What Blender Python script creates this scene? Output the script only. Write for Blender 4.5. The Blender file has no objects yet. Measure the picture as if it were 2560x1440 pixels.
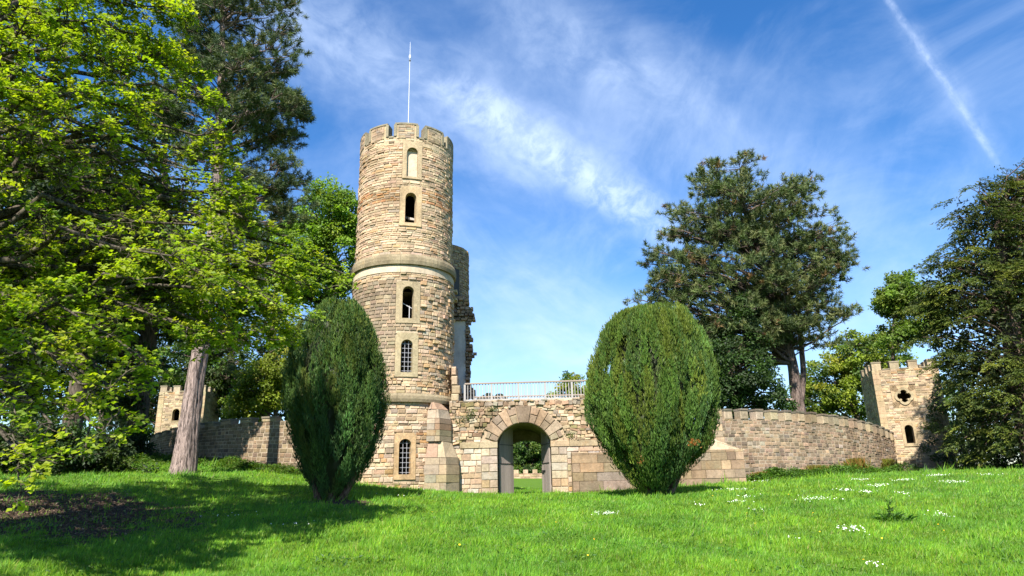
import bpy, math, random
import numpy as np
from mathutils import Matrix, Vector

SC = bpy.context.scene
COL = SC.collection
RNG = np.random.default_rng(7)
random.seed(7)
R = math.radians

# ------------------------------------------------------------------ camera
FPX, PITCH, ROLL = 1707.0, R(16.5), R(1.25)      # focal length in 2560-px units
_w = np.array([0, math.cos(PITCH), math.sin(PITCH)])
_r0 = np.array([1.0, 0, 0])
_u0 = np.array([0, -math.sin(PITCH), math.cos(PITCH)])
_u = math.cos(ROLL) * _u0 + math.sin(ROLL) * _r0
_r = math.cos(ROLL) * _r0 - math.sin(ROLL) * _u0


def ray(px, py):
    a, b = (px - 1280) / FPX, (720 - py) / FPX
    return _w + a * _r + b * _u


def P(px, py, Y):
    """survey point: what stands at distance Y in front of the camera station and is seen at px, py"""
    d = ray(px, py)
    return d * (Y / d[1])


def project(p):
    p = np.asarray(p, float)
    z = p @ _w
    return 1280 + FPX * (p @ _r) / z, 720 - FPX * (p @ _u) / z


cam_d = bpy.data.cameras.new('camera')
cam_d.sensor_width = 36.0
cam_d.lens = FPX / 2560 * 36.0
cam_d.clip_start, cam_d.clip_end = 0.1, 3000
cam = bpy.data.objects.new('camera', cam_d)
COL.objects.link(cam)
cam.matrix_world = Matrix(((_r[0], _u[0], -_w[0], 0), (_r[1], _u[1], -_w[1], 0), (_r[2], _u[2], -_w[2], 0), (0, 0, 0, 1)))
SC.camera = cam

# ------------------------------------------------------------------ light
SUN_EL, SUN_AZ = R(47), R(13)            # azimuth: degrees to the left of straight behind the camera
SUN_DIR = np.array([-math.sin(SUN_AZ) * math.cos(SUN_EL), -math.cos(SUN_AZ) * math.cos(SUN_EL), math.sin(SUN_EL)])
sd = bpy.data.lights.new('sun', 'SUN')
sd.energy, sd.angle, sd.color = 4.9, R(0.53), (1.0, 0.93, 0.83)
sun = bpy.data.objects.new('sun', sd)
COL.objects.link(sun)
sun.rotation_euler = Vector(SUN_DIR).to_track_quat('Z', 'Y').to_euler()

SC.view_settings.view_transform = 'Standard'
SC.view_settings.look = 'None'
SC.view_settings.exposure = 1.32
SC.view_settings.gamma = 1.0
SC.view_settings.use_curve_mapping = False

# ------------------------------------------------------------------ node helpers


class NT:
    def __init__(s, tree):
        s.t, s.n, s.l = tree, tree.nodes, tree.links

    def node(s, kind, **kw):
        n = s.n.new(kind)
        for k, v in kw.items():
            setattr(n, k, v)
        return n

    def put(s, sock, v):
        if hasattr(v, 'is_linked') or isinstance(v, bpy.types.NodeSocket):
            s.l.new(v, sock)
        else:
            sock.default_value = v

    def math(s, op, a, b=0.0, c=0.0, clamp=False):
        n = s.node('ShaderNodeMath', operation=op, use_clamp=clamp)
        s.put(n.inputs[0], a); s.put(n.inputs[1], b); s.put(n.inputs[2], c)
        return n.outputs[0]

    def vmath(s, op, a, b=(0, 0, 0)):
        n = s.node('ShaderNodeVectorMath', operation=op)
        s.put(n.inputs[0], a); s.put(n.inputs[1], b)
        return n.outputs['Value' if op == 'DOT_PRODUCT' else 'Vector']

    def comb(s, x, y, z):
        n = s.node('ShaderNodeCombineXYZ')
        s.put(n.inputs[0], x); s.put(n.inputs[1], y); s.put(n.inputs[2], z)
        return n.outputs[0]

    def noise(s, vec, scale, detail=4, rough=0.55, dist=0.0):
        n = s.node('ShaderNodeTexNoise')
        s.put(n.inputs['Vector'], vec)
        n.inputs['Scale'].default_value = scale
        n.inputs['Detail'].default_value = detail
        n.inputs['Roughness'].default_value = rough
        n.inputs['Distortion'].default_value = dist
        return n.outputs['Fac']

    def ramp(s, f, lo, hi, a=0.0, b=1.0, smooth=True):
        n = s.node('ShaderNodeMapRange', interpolation_type='SMOOTHSTEP' if smooth else 'LINEAR')
        s.put(n.inputs[0], f)
        for i, v in zip((1, 2, 3, 4), (lo, hi, a, b)):
            s.put(n.inputs[i], v)
        return n.outputs[0]

    def mix(s, f, a, b, blend='MIX'):
        n = s.node('ShaderNodeMix', data_type='RGBA', blend_type=blend)
        s.put(n.inputs[0], f); s.put(n.inputs[6], a); s.put(n.inputs[7], b)
        return n.outputs[2]


# ------------------------------------------------------------------ sky
W = bpy.data.worlds.new('World')
SC.world = W
W.use_nodes = True
W.node_tree.nodes.clear()
k = NT(W.node_tree)
sky = k.node('ShaderNodeTexSky', sky_type='NISHITA')
sky.sun_disc = False
sky.sun_elevation = SUN_EL
sky.sun_rotation = math.pi + SUN_AZ
sky.altitude = 300
sky.air_density, sky.dust_density, sky.ozone_density = 1.0, 0.2, 3.0
direction = k.node('ShaderNodeTexCoord').outputs['Generated']


def unit(v):
    v = np.asarray(v, float)
    return v / np.linalg.norm(v)


def band_axes(p1, p2):
    d1, d2 = unit(ray(*p1)), unit(ray(*p2))
    n = unit(np.cross(d1, d2))
    if n[2] < 0:
        n = -n
    m = unit(d1 + d2)
    t = unit(np.cross(n, m))
    if t @ (d2 - d1) < 0:
        t = -t
    return tuple(n), tuple(t), tuple(m), float(t @ d1), float(t @ d2)


def band(p1, p2, width, amount, soft_ends=0.12, sc=(20.0, 12.0), lo=0.28, hi=0.8, seed=0.0, warp=0.06):
    n, t, m, a1, a2 = band_axes(p1, p2)
    x = k.vmath('DOT_PRODUCT', direction, n)
    a = k.vmath('DOT_PRODUCT', direction, t)
    front = k.ramp(k.vmath('DOT_PRODUCT', direction, m), 0.0, 0.2)
    wv = k.noise(k.comb(k.math('MULTIPLY', a, 3.0), k.math('MULTIPLY', x, 4.0), seed), 1.6, 3)
    xw = k.math('ADD', x, k.math('MULTIPLY', k.math('SUBTRACT', wv, 0.5), warp))
    prof = k.math('SUBTRACT', 1.0, k.ramp(k.math('ABSOLUTE', xw), 0.0, width))
    ends = k.math('MULTIPLY', k.ramp(a, a1 - soft_ends, a1 + soft_ends), k.ramp(a, a2 - soft_ends, a2 + soft_ends, 1.0, 0.0))
    fine = k.noise(k.comb(k.math('MULTIPLY', xw, sc[0]), k.math('MULTIPLY', a, sc[1]), seed + 3.3), 1.0, 7, 0.62, 0.35)
    fine = k.ramp(fine, lo, hi, 0.25, 1.0)
    v = k.math('MULTIPLY', k.math('MULTIPLY', prof, ends), k.math('MULTIPLY', fine, amount))
    return k.math('MULTIPLY', v, front)


bands = [
    band((560, -60), (1560, 520), 0.125, 0.46, 0.16, seed=1.0),
    band((1120, 215), (1690, 585), 0.050, 0.62, 0.08, seed=2.0, sc=(30, 34), lo=0.36, hi=0.66, warp=0.05),
    band((1250, 20), (1850, 330), 0.10, 0.50, 0.16, seed=4.0, sc=(14, 12)),
    band((1500, 330), (2300, 520), 0.16, 0.26, 0.25, seed=6.0, sc=(9, 22)),
    band((1000, 560), (1600, 900), 0.13, 0.42, 0.14, seed=8.0, sc=(18, 7)),
    band((900, 900), (2500, 880), 0.13, 0.42, 0.3, seed=10.0, sc=(16, 5)),
    band((150, 600), (900, 760), 0.22, 0.30, 0.3, seed=12.0),
    band((2050, 560), (2300, 760), 0.10, 0.35, 0.12, seed=14.0, sc=(12, 12)),
    band((2195, -40), (2500, 420), 0.0062, 0.32, 0.05, seed=16.0, sc=(120, 70), warp=0.008, lo=0.35, hi=0.7),
    band((2245, 40), (2500, 400), 0.022, 0.25, 0.06, seed=18.0, sc=(60, 40), warp=0.012),
]
cl = bands[0]
for b in bands[1:]:                        # 1-(1-a)(1-b)
    cl = k.math('SUBTRACT', k.math('ADD', cl, b), k.math('MULTIPLY', cl, b))
# thin veil over the whole sky, streaked
sep = k.node('ShaderNodeSeparateXYZ')
k.put(sep.inputs[0], direction)
zc = k.math('ADD', k.math('MAXIMUM', sep.outputs[2], 0.0), 0.25)
qx, qy = k.math('DIVIDE', sep.outputs[0], zc), k.math('DIVIDE', sep.outputs[1], zc)
veil = k.noise(k.comb(k.math('ADD', k.math('MULTIPLY', qx, 2.0), k.math('MULTIPLY', qy, 0.9)), k.math('SUBTRACT', k.math('MULTIPLY', qy, 1.3), k.math('MULTIPLY', qx, 0.7)), 2.7), 1.7, 8, 0.6, 0.5)
veil = k.math('MULTIPLY', k.ramp(veil, 0.42, 0.76), 0.2)
cl = k.math('SUBTRACT', k.math('ADD', cl, veil), k.math('MULTIPLY', cl, veil))
hz = k.math('MULTIPLY', k.ramp(sep.outputs[2], 0.0, 0.36, 1.0, 0.0), 0.16)
cl = k.math('SUBTRACT', k.math('ADD', cl, hz), k.math('MULTIPLY', cl, hz))
hsv = k.node('ShaderNodeHueSaturation')
hsv.inputs['Saturation'].default_value = 1.3
hsv.inputs['Hue'].default_value = 0.505
k.put(hsv.inputs['Color'], sky.outputs[0])
skycol = k.mix(cl, hsv.outputs[0], (4.6, 5.5, 7.0, 1.0))
bg = k.node('ShaderNodeBackground')
k.put(bg.inputs['Color'], skycol)
bg.inputs['Strength'].default_value = 0.092
out = k.node('ShaderNodeOutputWorld')
k.l.new(bg.outputs[0], out.inputs[0])

# ------------------------------------------------------------------ materials


def material(name):
    m = bpy.data.materials.new(name)
    m.use_nodes = True
    m.node_tree.nodes.clear()
    q = NT(m.node_tree)
    o = q.node('ShaderNodeOutputMaterial')
    return m, q, o


def tint_of(q):
    a = q.node('ShaderNodeAttribute', attribute_name='tint').outputs['Color']
    return q.mix(1.0, a, q.node('ShaderNodeObjectInfo').outputs['Color'], 'MULTIPLY')


def stone_material(name, contrast=0.5, bump=0.5, lichen=0.25, streak=0.0):
    m, q, o = material(name)
    pos = q.node('ShaderNodeNewGeometry').outputs['Position']
    c = q.mix(1.0, tint_of(q), (1.005, 0.985, 0.945, 1), 'MULTIPLY')
    big = q.ramp(q.noise(q.vmath('MULTIPLY', pos, (1, 1, .6)), 0.55, 6, 0.68, 0.6), 0.46, 0.66, 0.0, 0.75 if contrast > .5 else 0.45)
    c = q.mix(big, c, q.mix(1.0, c, (0.60, 0.585, 0.56, 1), 'MULTIPLY'))
    f1 = q.noise(pos, 1.3, 5, 0.6)
    f2 = q.noise(pos, 9.0, 6, 0.65)
    f3 = q.noise(pos, 38.0, 3, 0.6)
    v = q.math('ADD', q.math('MULTIPLY', q.math('SUBTRACT', f2, 0.5), 1.7 * contrast), 1.0)
    v = q.math('ADD', v, q.math('MULTIPLY', q.math('SUBTRACT', f1, 0.5), 0.7))
    v = q.math('ADD', v, q.math('MULTIPLY', q.math('SUBTRACT', f3, 0.5), 0.5 * contrast))
    v = q.math('MAXIMUM', v, 0.3)
    c = q.mix(1.0, c, q.comb(v, v, v), 'MULTIPLY')
    ru = q.ramp(q.noise(q.vmath('ADD', pos, (7.1, 3.3, 1.9)), 3.1, 6, 0.7), 0.55, 0.72, 0.0, 0.45)
    c = q.mix(ru, c, q.mix(1.0, c, (0.95, 0.72, 0.48, 1), 'MULTIPLY'))
    gr = q.ramp(q.noise(q.vmath('ADD', pos, (2.7, 9.3, 5.9)), 2.2, 7, 0.72), 0.54, 0.7, 0.0, 0.55)
    c = q.mix(gr, c, q.mix(1.0, c, (0.62, 0.66, 0.70, 1), 'MULTIPLY'))
    li = q.ramp(q.noise(pos, 2.3, 6, 0.7), 0.56, 0.72, 0.0, lichen)
    c = q.mix(li, c, (0.20, 0.19, 0.12, 1))
    if streak:
        sx = q.node('ShaderNodeSeparateXYZ'); q.put(sx.inputs[0], pos)
        st = q.noise(q.comb(q.math('MULTIPLY', sx.outputs[0], 4.0), q.math('MULTIPLY', sx.outputs[1], 4.0), q.math('MULTIPLY', sx.outputs[2], 0.35)), 1.0, 5, 0.7)
        c = q.mix(q.ramp(st, 0.52, 0.75, 0.0, streak), c, (0.12, 0.10, 0.075, 1))
    b = q.node('ShaderNodeBsdfPrincipled')
    q.put(b.inputs['Base Color'], c)
    b.inputs['Roughness'].default_value = 0.92
    b.inputs['Specular IOR Level'].default_value = 0.2
    bm_ = q.node('ShaderNodeBump')
    bm_.inputs['Strength'].default_value = bump
    bm_.inputs['Distance'].default_value = 0.05
    q.put(bm_.inputs['Height'], q.math('ADD', q.math('MULTIPLY', f2, 0.7), q.math('MULTIPLY', f3, 0.4)))
    q.l.new(bm_.outputs[0], b.inputs['Normal'])
    q.l.new(b.outputs[0], o.inputs[0])
    return m


def leaf_material(name, trans=0.35, vary=0.35, gloss=0.35):
    m, q, o = material(name)
    pos = q.node('ShaderNodeNewGeometry').outputs['Position']
    c = tint_of(q)
    f = q.noise(pos, 0.8, 3)
    v = q.math('ADD', q.math('MULTIPLY', q.math('SUBTRACT', f, 0.5), vary * 2), 1.0)
    c = q.mix(1.0, c, q.comb(v, v, v), 'MULTIPLY')
    b = q.node('ShaderNodeBsdfPrincipled')
    q.put(b.inputs['Base Color'], c)
    b.inputs['Roughness'].default_value = 0.55
    b.inputs['Specular IOR Level'].default_value = gloss
    t = q.node('ShaderNodeBsdfTranslucent')
    q.put(t.inputs[0], q.mix(1.0, c, (1.5, 1.6, 0.6, 1), 'MULTIPLY'))
    mx = q.node('ShaderNodeMixShader')
    mx.inputs[0].default_value = trans
    q.l.new(b.outputs[0], mx.inputs[1]); q.l.new(t.outputs[0], mx.inputs[2])
    q.l.new(mx.outputs[0], o.inputs[0])
    return m


def bark_material(name, scale=(9, 9, 1.1)):
    m, q, o = material(name)
    pos = q.node('ShaderNodeNewGeometry').outputs['Position']
    c = tint_of(q)
    st = q.noise(q.vmath('MULTIPLY', pos, scale), 1.6, 6, 0.7, 0.4)
    c = q.mix(1.0, c, q.comb(*[q.ramp(st, 0.36, 0.62, 0.22, 1.4)] * 3), 'MULTIPLY')
    b = q.node('ShaderNodeBsdfPrincipled')
    q.put(b.inputs['Base Color'], c)
    b.inputs['Roughness'].default_value = 0.95
    b.inputs['Specular IOR Level'].default_value = 0.1
    bm_ = q.node('ShaderNodeBump')
    bm_.inputs['Strength'].default_value = 0.9
    bm_.inputs['Distance'].default_value = 0.06
    q.put(bm_.inputs['Height'], st)
    q.l.new(bm_.outputs[0], b.inputs['Normal'])
    q.l.new(b.outputs[0], o.inputs[0])
    return m


def plain_material(name, rough=0.8, bump=0.2, grain=(3, 3, 3), metallic=0.0, amp=0.6):
    m, q, o = material(name)
    pos = q.node('ShaderNodeNewGeometry').outputs['Position']
    c = tint_of(q)
    f = q.noise(q.vmath('MULTIPLY', pos, grain), 4.0, 5, 0.65)
    v = q.math('ADD', q.math('MULTIPLY', q.math('SUBTRACT', f, 0.5), amp), 1.0)
    c = q.mix(1.0, c, q.comb(v, v, v), 'MULTIPLY')
    b = q.node('ShaderNodeBsdfPrincipled')
    q.put(b.inputs['Base Color'], c)
    b.inputs['Roughness'].default_value = rough
    b.inputs['Metallic'].default_value = metallic
    bm_ = q.node('ShaderNodeBump')
    bm_.inputs['Strength'].default_value = bump
    bm_.inputs['Distance'].default_value = 0.02
    q.put(bm_.inputs['Height'], f)
    q.l.new(bm_.outputs[0], b.inputs['Normal'])
    q.l.new(b.outputs[0], o.inputs[0])
    return m


M_STONE = stone_material('rubble_stone', 0.6, 0.6, 0.22, streak=0.3)
M_ASHLAR = stone_material('dressed_stone', 0.7, 0.5, 0.4, streak=0.45)
M_WALL = stone_material('weathered_stone', 0.6, 0.55, 0.35, streak=0.4)
M_MORTAR = stone_material('mortar', 0.6, 0.8, 0.15)
M_LEAF = leaf_material('broad_leaf', 0.40, 0.25)
M_YOUNG = leaf_material('young_leaf', 0.5, 0.2)
M_NEEDLE = leaf_material('needle', 0.12, 0.35, 0.25)
M_BARK = bark_material('bark')
M_TWIG = bark_material('twig_bark', (9, 9, 9))
M_WOOD = plain_material('grey_wood', 0.85, 0.4, (14, 14, 0.8))
M_RAIL = plain_material('rail_wood', 0.85, 0.4, (0.8, 8, 8))
M_METAL = plain_material('painted_metal', 0.35, 0.0, (1, 1, 1), 0.0, 0.1)
M_IRON = plain_material('iron', 0.6, 0.1, (5, 5, 5), 0.3, 0.4)
M_PLASTER = stone_material('lime_plaster', 0.25, 0.2, 0.05, streak=0.15)
M_LITTER = plain_material('dry_litter', 0.9, 0.1, (6, 6, 6))

# ------------------------------------------------------------------ mesh helpers


def mesh_obj(name, verts, faces, mat, parent=None, tint=(1, 1, 1), smooth=False):
    """faces: (M,k) int array or a list of tuples; tint: one colour or (N,3) per vertex"""
    me = bpy.data.meshes.new(name)
    verts = np.asarray(verts, np.float32).reshape(-1, 3)
    me.vertices.add(len(verts))
    me.vertices.foreach_set('co', verts.ravel())
    if isinstance(faces, np.ndarray):
        n, kk = faces.shape
        flat = faces.astype(np.int32).ravel()
        starts = np.arange(0, n * kk, kk, dtype=np.int32)
    else:
        flat = np.array([i for f in faces for i in f], np.int32)
        ln = [len(f) for f in faces]
        n = len(ln)
        starts = np.concatenate([[0], np.cumsum(ln)[:-1]]).astype(np.int32)
    me.loops.add(len(flat))
    me.loops.foreach_set('vertex_index', flat)
    me.polygons.add(n)
    me.polygons.foreach_set('loop_start', starts)
    me.polygons.foreach_set('use_smooth', np.full(n, bool(smooth)))
    me.update(calc_edges=True)
    at = me.attributes.new('tint', 'FLOAT_COLOR', 'POINT')
    t = np.ones((len(verts), 4), np.float32)
    t[:, :3] = np.asarray(tint, np.float32)
    at.data.foreach_set('color', t.ravel())
    me.materials.append(mat)
    o = bpy.data.objects.new(name, me)
    COL.objects.link(o)
    if parent is not None:
        o.parent = parent
        o.matrix_parent_inverse = parent.matrix_world.inverted()
    return o


def tag(o, label=None, cat=None, group=None, kind=None):
    for key, v in (('label', label), ('category', cat), ('group', group), ('kind', kind)):
        if v:
            o[key] = v
    return o


def thing(name, label, cat, loc, group=None):
    o = bpy.data.objects.new(name, None)
    o.empty_display_size = 0.3
    COL.objects.link(o)
    o.matrix_world = Matrix.Translation(Vector(loc))
    o.location = loc
    return tag(o, label, cat, group)


class MB:
    """collects pieces of one mesh"""
    def __init__(s):
        s.v, s.f, s.c = [], [], []

    def add(s, v, f, c=(1, 1, 1)):
        b = len(s.v)
        s.v += [tuple(p) for p in v]
        s.f += [tuple(i + b for i in q) for q in f]
        s.c += [tuple(c)] * len(v)

    def box(s, x0, x1, y0, y1, z0, z1, c=(1, 1, 1)):
        v = [(x, y, z) for z in (z0, z1) for y in (y0, y1) for x in (x0, x1)]
        s.add(v, [(0, 2, 3, 1), (4, 5, 7, 6), (0, 1, 5, 4), (2, 6, 7, 3), (0, 4, 6, 2), (1, 3, 7, 5)], c)

    def bar(s, a, b, w, h=None, c=(1, 1, 1)):
        a, b = Vector(a), Vector(b)
        h = h or w
        d = (b - a).normalized()
        ref = Vector((0, 0, 1)) if abs(d.z) < 0.9 else Vector((0, 1, 0))
        sx = d.cross(ref).normalized() * (w / 2)
        up = sx.cross(d).normalized() * (h / 2)
        v = [p + i * sx + j * up for p in (a, b) for i, j in ((-1, -1), (1, -1), (1, 1), (-1, 1))]
        s.add(v, [(3, 2, 1, 0), (4, 5, 6, 7), (0, 1, 5, 4), (1, 2, 6, 5), (2, 3, 7, 6), (3, 0, 4, 7)], c)

    def build(s, name, mat, parent=None, smooth=False):
        return mesh_obj(name, np.array(s.v), s.f, mat, parent, np.array(s.c), smooth)


def bevel_block(c8, inset=0.03):
    """a block from 8 corners (bottom ring 0-3 at the back/front order free) -> front face pulled in. c8: back 4, front 4 (same order)"""
    b, f = np.asarray(c8[:4], float), np.asarray(c8[4:], float)
    cen = f.mean(0)
    mid = f + (b - f) * np.minimum(0.5, inset / (np.linalg.norm(b - f, axis=1, keepdims=True) + 1e-6))
    fr = f + (cen - f) * np.minimum(0.35, inset / (np.linalg.norm(cen - f, axis=1, keepdims=True) + 1e-6) * 1.4)
    v = np.vstack([b, mid, fr])
    fc = [(8, 9, 10, 11)]
    for i in range(4):
        j = (i + 1) % 4
        fc += [(4 + i, 4 + j, 8 + j, 8 + i), (i, j, 4 + j, 4 + i)]
    return v, fc


# unit stones: x, z in -.5 .. .5, y 0 (back) .. 1 (front)
def stone_templates(nv=10, jit=0.07):
    out = []
    rg = np.random.default_rng(3)
    for i in range(nv):
        ring = np.array([(-.5, -.5), (.5, -.5), (.5, .5), (-.5, .5)])
        outer = ring * (1 - rg.random((4, 2)) * jit * 1.6)
        inner = outer * np.array([0.88, 0.78]) + rg.normal(0, 0.012, (4, 2))
        v = np.zeros((12, 3))
        v[0:4, 0], v[0:4, 2] = outer[:, 0], outer[:, 1]
        v[4:8, 0], v[4:8, 2], v[4:8, 1] = outer[:, 0], outer[:, 1], 0.62 + rg.random(4) * 0.15
        v[8:12, 0], v[8:12, 2], v[8:12, 1] = inner[:, 0], inner[:, 1], 0.86 + rg.random(4) * 0.14
        out.append(v)
    return np.array(out)


TPL = stone_templates()
# seen from the front (+y towards the viewer the ring runs clockwise), so faces are wound for outward normals
TPL_F = [(11, 10, 9, 8)] + [f for i in range(4) for j in [(i + 1) % 4] for f in [(8 + i, 8 + j, 4 + j, 4 + i), (4 + i, 4 + j, j, i)]]
TPL_FA = np.array(TPL_F)
_unit = {}


def unit_stone(i, mat, name):
    key = (i, mat.name, name)
    if key not in _unit:
        o = mesh_obj(name, TPL[i], TPL_FA, mat)
        _unit[key] = o.data
        bpy.data.objects.remove(o)
    return _unit[key]


YEWS = [((842, 1000), (125, 250)), ((1626, 1000), (165, 240))]        # pictures of the two yews: stones behind them show nothing


def place_stones(parent, o, T, N, U, w, h, d, col, mat, name='stone', limit=300, rest_name='small_stones', minpx=9.0):
    """o: (n,3) back centres, T/N/U unit frames, w h d sizes. The largest in view are objects, the others one mesh."""
    n = len(o)
    tpl = RNG.integers(0, len(TPL), n)
    cen = o + N * d[:, None]
    dist = np.linalg.norm(cen, axis=1)
    facing = np.clip(-(cen * N).sum(1) / dist, 0, 1)
    px, py = project(cen)
    score = w * h * facing / dist ** 2
    hidden = (px < 4) | (px > 2556) | (py < 4) | (py > 1250) | (facing < 0.12)
    for (ex, ey), (ra, rb) in YEWS:
        hidden |= ((px - ex) / ra) ** 2 + ((py - ey) / rb) ** 2 < 0.9
    longpx = w * FPX / dist * np.maximum(facing, 0.2)
    score[hidden | (longpx < minpx)] = -1
    order = np.argsort(-score)
    chosen = np.zeros(n, bool)
    pick = order[:limit]
    chosen[pick[score[pick] > 0]] = True
    inv = parent.matrix_world.inverted()
    for i in np.nonzero(chosen)[0]:
        t, nn, u = T[i] * w[i], N[i] * d[i], U[i] * h[i]
        so = bpy.data.objects.new(name, unit_stone(int(tpl[i]), mat, name))
        COL.objects.link(so)
        so.parent = parent
        so.matrix_parent_inverse = inv
        so.matrix_basis = Matrix(((t[0], nn[0], u[0], o[i][0]), (t[1], nn[1], u[1], o[i][1]), (t[2], nn[2], u[2], o[i][2]), (0, 0, 0, 1)))
        so.color = (*col[i], 1)
    rest = np.nonzero(~chosen)[0]
    if len(rest):
        tv = TPL[tpl[rest]]
        v = o[rest][:, None] + tv[:, :, 0:1] * (T[rest] * w[rest, None])[:, None] + tv[:, :, 1:2] * (N[rest] * d[rest, None])[:, None] + tv[:, :, 2:3] * (U[rest] * h[rest, None])[:, None]
        f = TPL_FA[None] + (np.arange(len(rest)) * 12)[:, None, None]
        so = mesh_obj(rest_name, v.reshape(-1, 3), f.reshape(-1, 4), mat, parent, np.repeat(col[rest], 12, 0))
        so['kind'] = 'stuff'


def subtract(a, b, cuts):
    segs = [(a, b)]
    for c0, c1 in cuts:
        ns = []
        for s0, s1 in segs:
            if c1 <= s0 or c0 >= s1:
                ns.append((s0, s1))
                continue
            if c0 > s0:
                ns.append((s0, c0))
            if c1 < s1:
                ns.append((c1, s1))
        segs = ns
    return [s for s in segs if s[1] - s[0] > 0.05]


def courses(s0, s1, h0, h1, hfun, wfun, cuts=None, limits=None):
    """rows of stones; returns arrays (s, h, w, ht)"""
    out = []
    h = h0
    while h < h1 - 0.03:
        ht = min(hfun(h), h1 - h)
        if h1 - h - ht < 0.06:
            ht = h1 - h
        a, b = (s0, s1) if limits is None else limits(h + ht / 2)
        for c0, c1 in subtract(a, b, cuts(h, h + ht) if cuts else []):
            s = c0
            first = True
            while s < c1 - 0.02:
                w = wfun(h)
                if first:
                    w *= random.uniform(0.4, 1.0)
                    first = False
                if c1 - s - w < 0.12:
                    w = c1 - s
                    if w > 0.75:
                        w /= 2
                out.append((s + w / 2, h + ht / 2, w, ht))
                s += w
        h += ht
    return np.array(out)


def pal(n, colours, weights, jit=0.12):
    c = np.array(colours)[RNG.choice(len(colours), n, p=np.array(weights) / sum(weights))]
    return np.clip(c * (1 + RNG.normal(0, jit, (n, 1))) * (1 + RNG.normal(0, 0.03, (n, 3))), 0.02, 0.8)


CREAM, TAN, BROWN, ORANGE, GREY, PALE, DARK = (.39, .31, .215), (.315, .24, .162), (.225, .17, .12), (.34, .22, .115), (.26, .225, .18), (.44, .37, .285), (.16, .125, .09)
GREYBR = (.225, .185, .135)

# ------------------------------------------------------------------ ground
_gp = []


def gp(px, py, Y):
    _gp.append(P(px, py, Y))


for px in (300, 1000, 1300, 1800, 2300):
    gp(px, 1440, 13.5)
gp(1310, 1241, 37.5); gp(1310, 1238, 43.5); gp(1320, 1205, 75); gp(1320, 1196, 88); gp(940, 1212, 37); gp(1140, 1235, 36.3)
gp(820, 1252, 28); gp(1640, 1238, 28.5); gp(455, 1186, 33); gp(640, 1168, 40); gp(375, 1150, 50); gp(180, 1180, 32); gp(20, 1200, 27)
gp(1865, 1207, 36.8); gp(2060, 1190, 41); gp(2230, 1180, 49); gp(2360, 1182, 47); gp(2520, 1176, 38)
gp(1300, 1330, 19.5); gp(300, 1330, 19.5); gp(2200, 1300, 19.5); gp(1700, 1320, 19.5); gp(800, 1330, 19.5)
for a in range(0, 360, 20):
    ca, sa = math.cos(R(a)), math.sin(R(a))
    _gp.append(np.array([130 * ca, 40 + 130 * sa, 1.2]))
for x, y, z in ((0, 0, -1.65), (-12, 0, -1.5), (12, 0, -1.6), (0, -20, -1.9), (-30, -20, -1.6), (30, -20, -1.7), (-45, 40, 2.2), (45, 40, 1.0), (-25, 15, -0.2), (26, 20, -0.6), (-20, 70, 2.0), (35, 75, 1.2), (-7, 40, 0.05), (6, 44, -0.2), (0, 60, 0.1)):
    _gp.append(np.array([x, y, z], float))
GPTS = np.array(_gp)


def _tps(r2):
    return 0.5 * r2 * np.log(r2 + 1e-9)


_n = len(GPTS)
_d2 = ((GPTS[:, None, :2] - GPTS[None, :, :2]) ** 2).sum(-1)
_K = _tps(_d2) + np.eye(_n) * 6.0
_Pm = np.hstack([np.ones((_n, 1)), GPTS[:, :2]])
_A = np.vstack([np.hstack([_K, _Pm]), np.hstack([_Pm.T, np.zeros((3, 3))])])
_sol = np.linalg.solve(_A, np.concatenate([GPTS[:, 2], np.zeros(3)]))


def ground(x, y):
    x, y = np.atleast_1d(np.asarray(x, float)), np.atleast_1d(np.asarray(y, float))
    out = np.zeros(len(x))
    for i in range(0, len(x), 20000):
        xs, ys = x[i:i + 20000], y[i:i + 20000]
        d2 = (xs[:, None] - GPTS[None, :, 0]) ** 2 + (ys[:, None] - GPTS[None, :, 1]) ** 2
        out[i:i + 20000] = _tps(d2) @ _sol[:_n] + _sol[_n] + _sol[_n + 1] * xs + _sol[_n + 2] * ys
    rr = np.hypot(x, y - 40)
    t = np.clip((rr - 85) / 45, 0, 1)
    t = t * t * (3 - 2 * t)
    out = out * (1 - t) + 1.2 * t
    return out + 0.05 * np.sin(x * 0.9 + 1.3 * np.sin(y * 0.5)) * np.sin(y * 0.7 + 1) * (rr < 90)


def gz(x, y):
    return float(ground([x], [y])[0])


def bare_soil(x, y):
    """0 grass .. 1 bare earth and litter under the big maple, and a ring under the left yew"""
    c = P(140, 1265, 21.5)
    q = ((x - c[0] + 0.35 * (y - c[1])) / 4.3) ** 2 + ((y - c[1]) / 4.6) ** 2
    y1 = P(850, 1262, 27.2)
    q2 = ((x - y1[0]) / 2.0) ** 2 + ((y - y1[1]) / 1.0) ** 2
    n = 0.25 * np.sin(x * 2.1 + y) + 0.2 * np.sin(x * 4.3 - y * 3.1) + 0.15 * np.sin(x * 9.1 + y * 7.7)
    return np.maximum(np.clip(1.35 - q + n, 0, 1), np.clip(1.2 - q2 + n, 0, 1) * 0.9)


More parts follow.
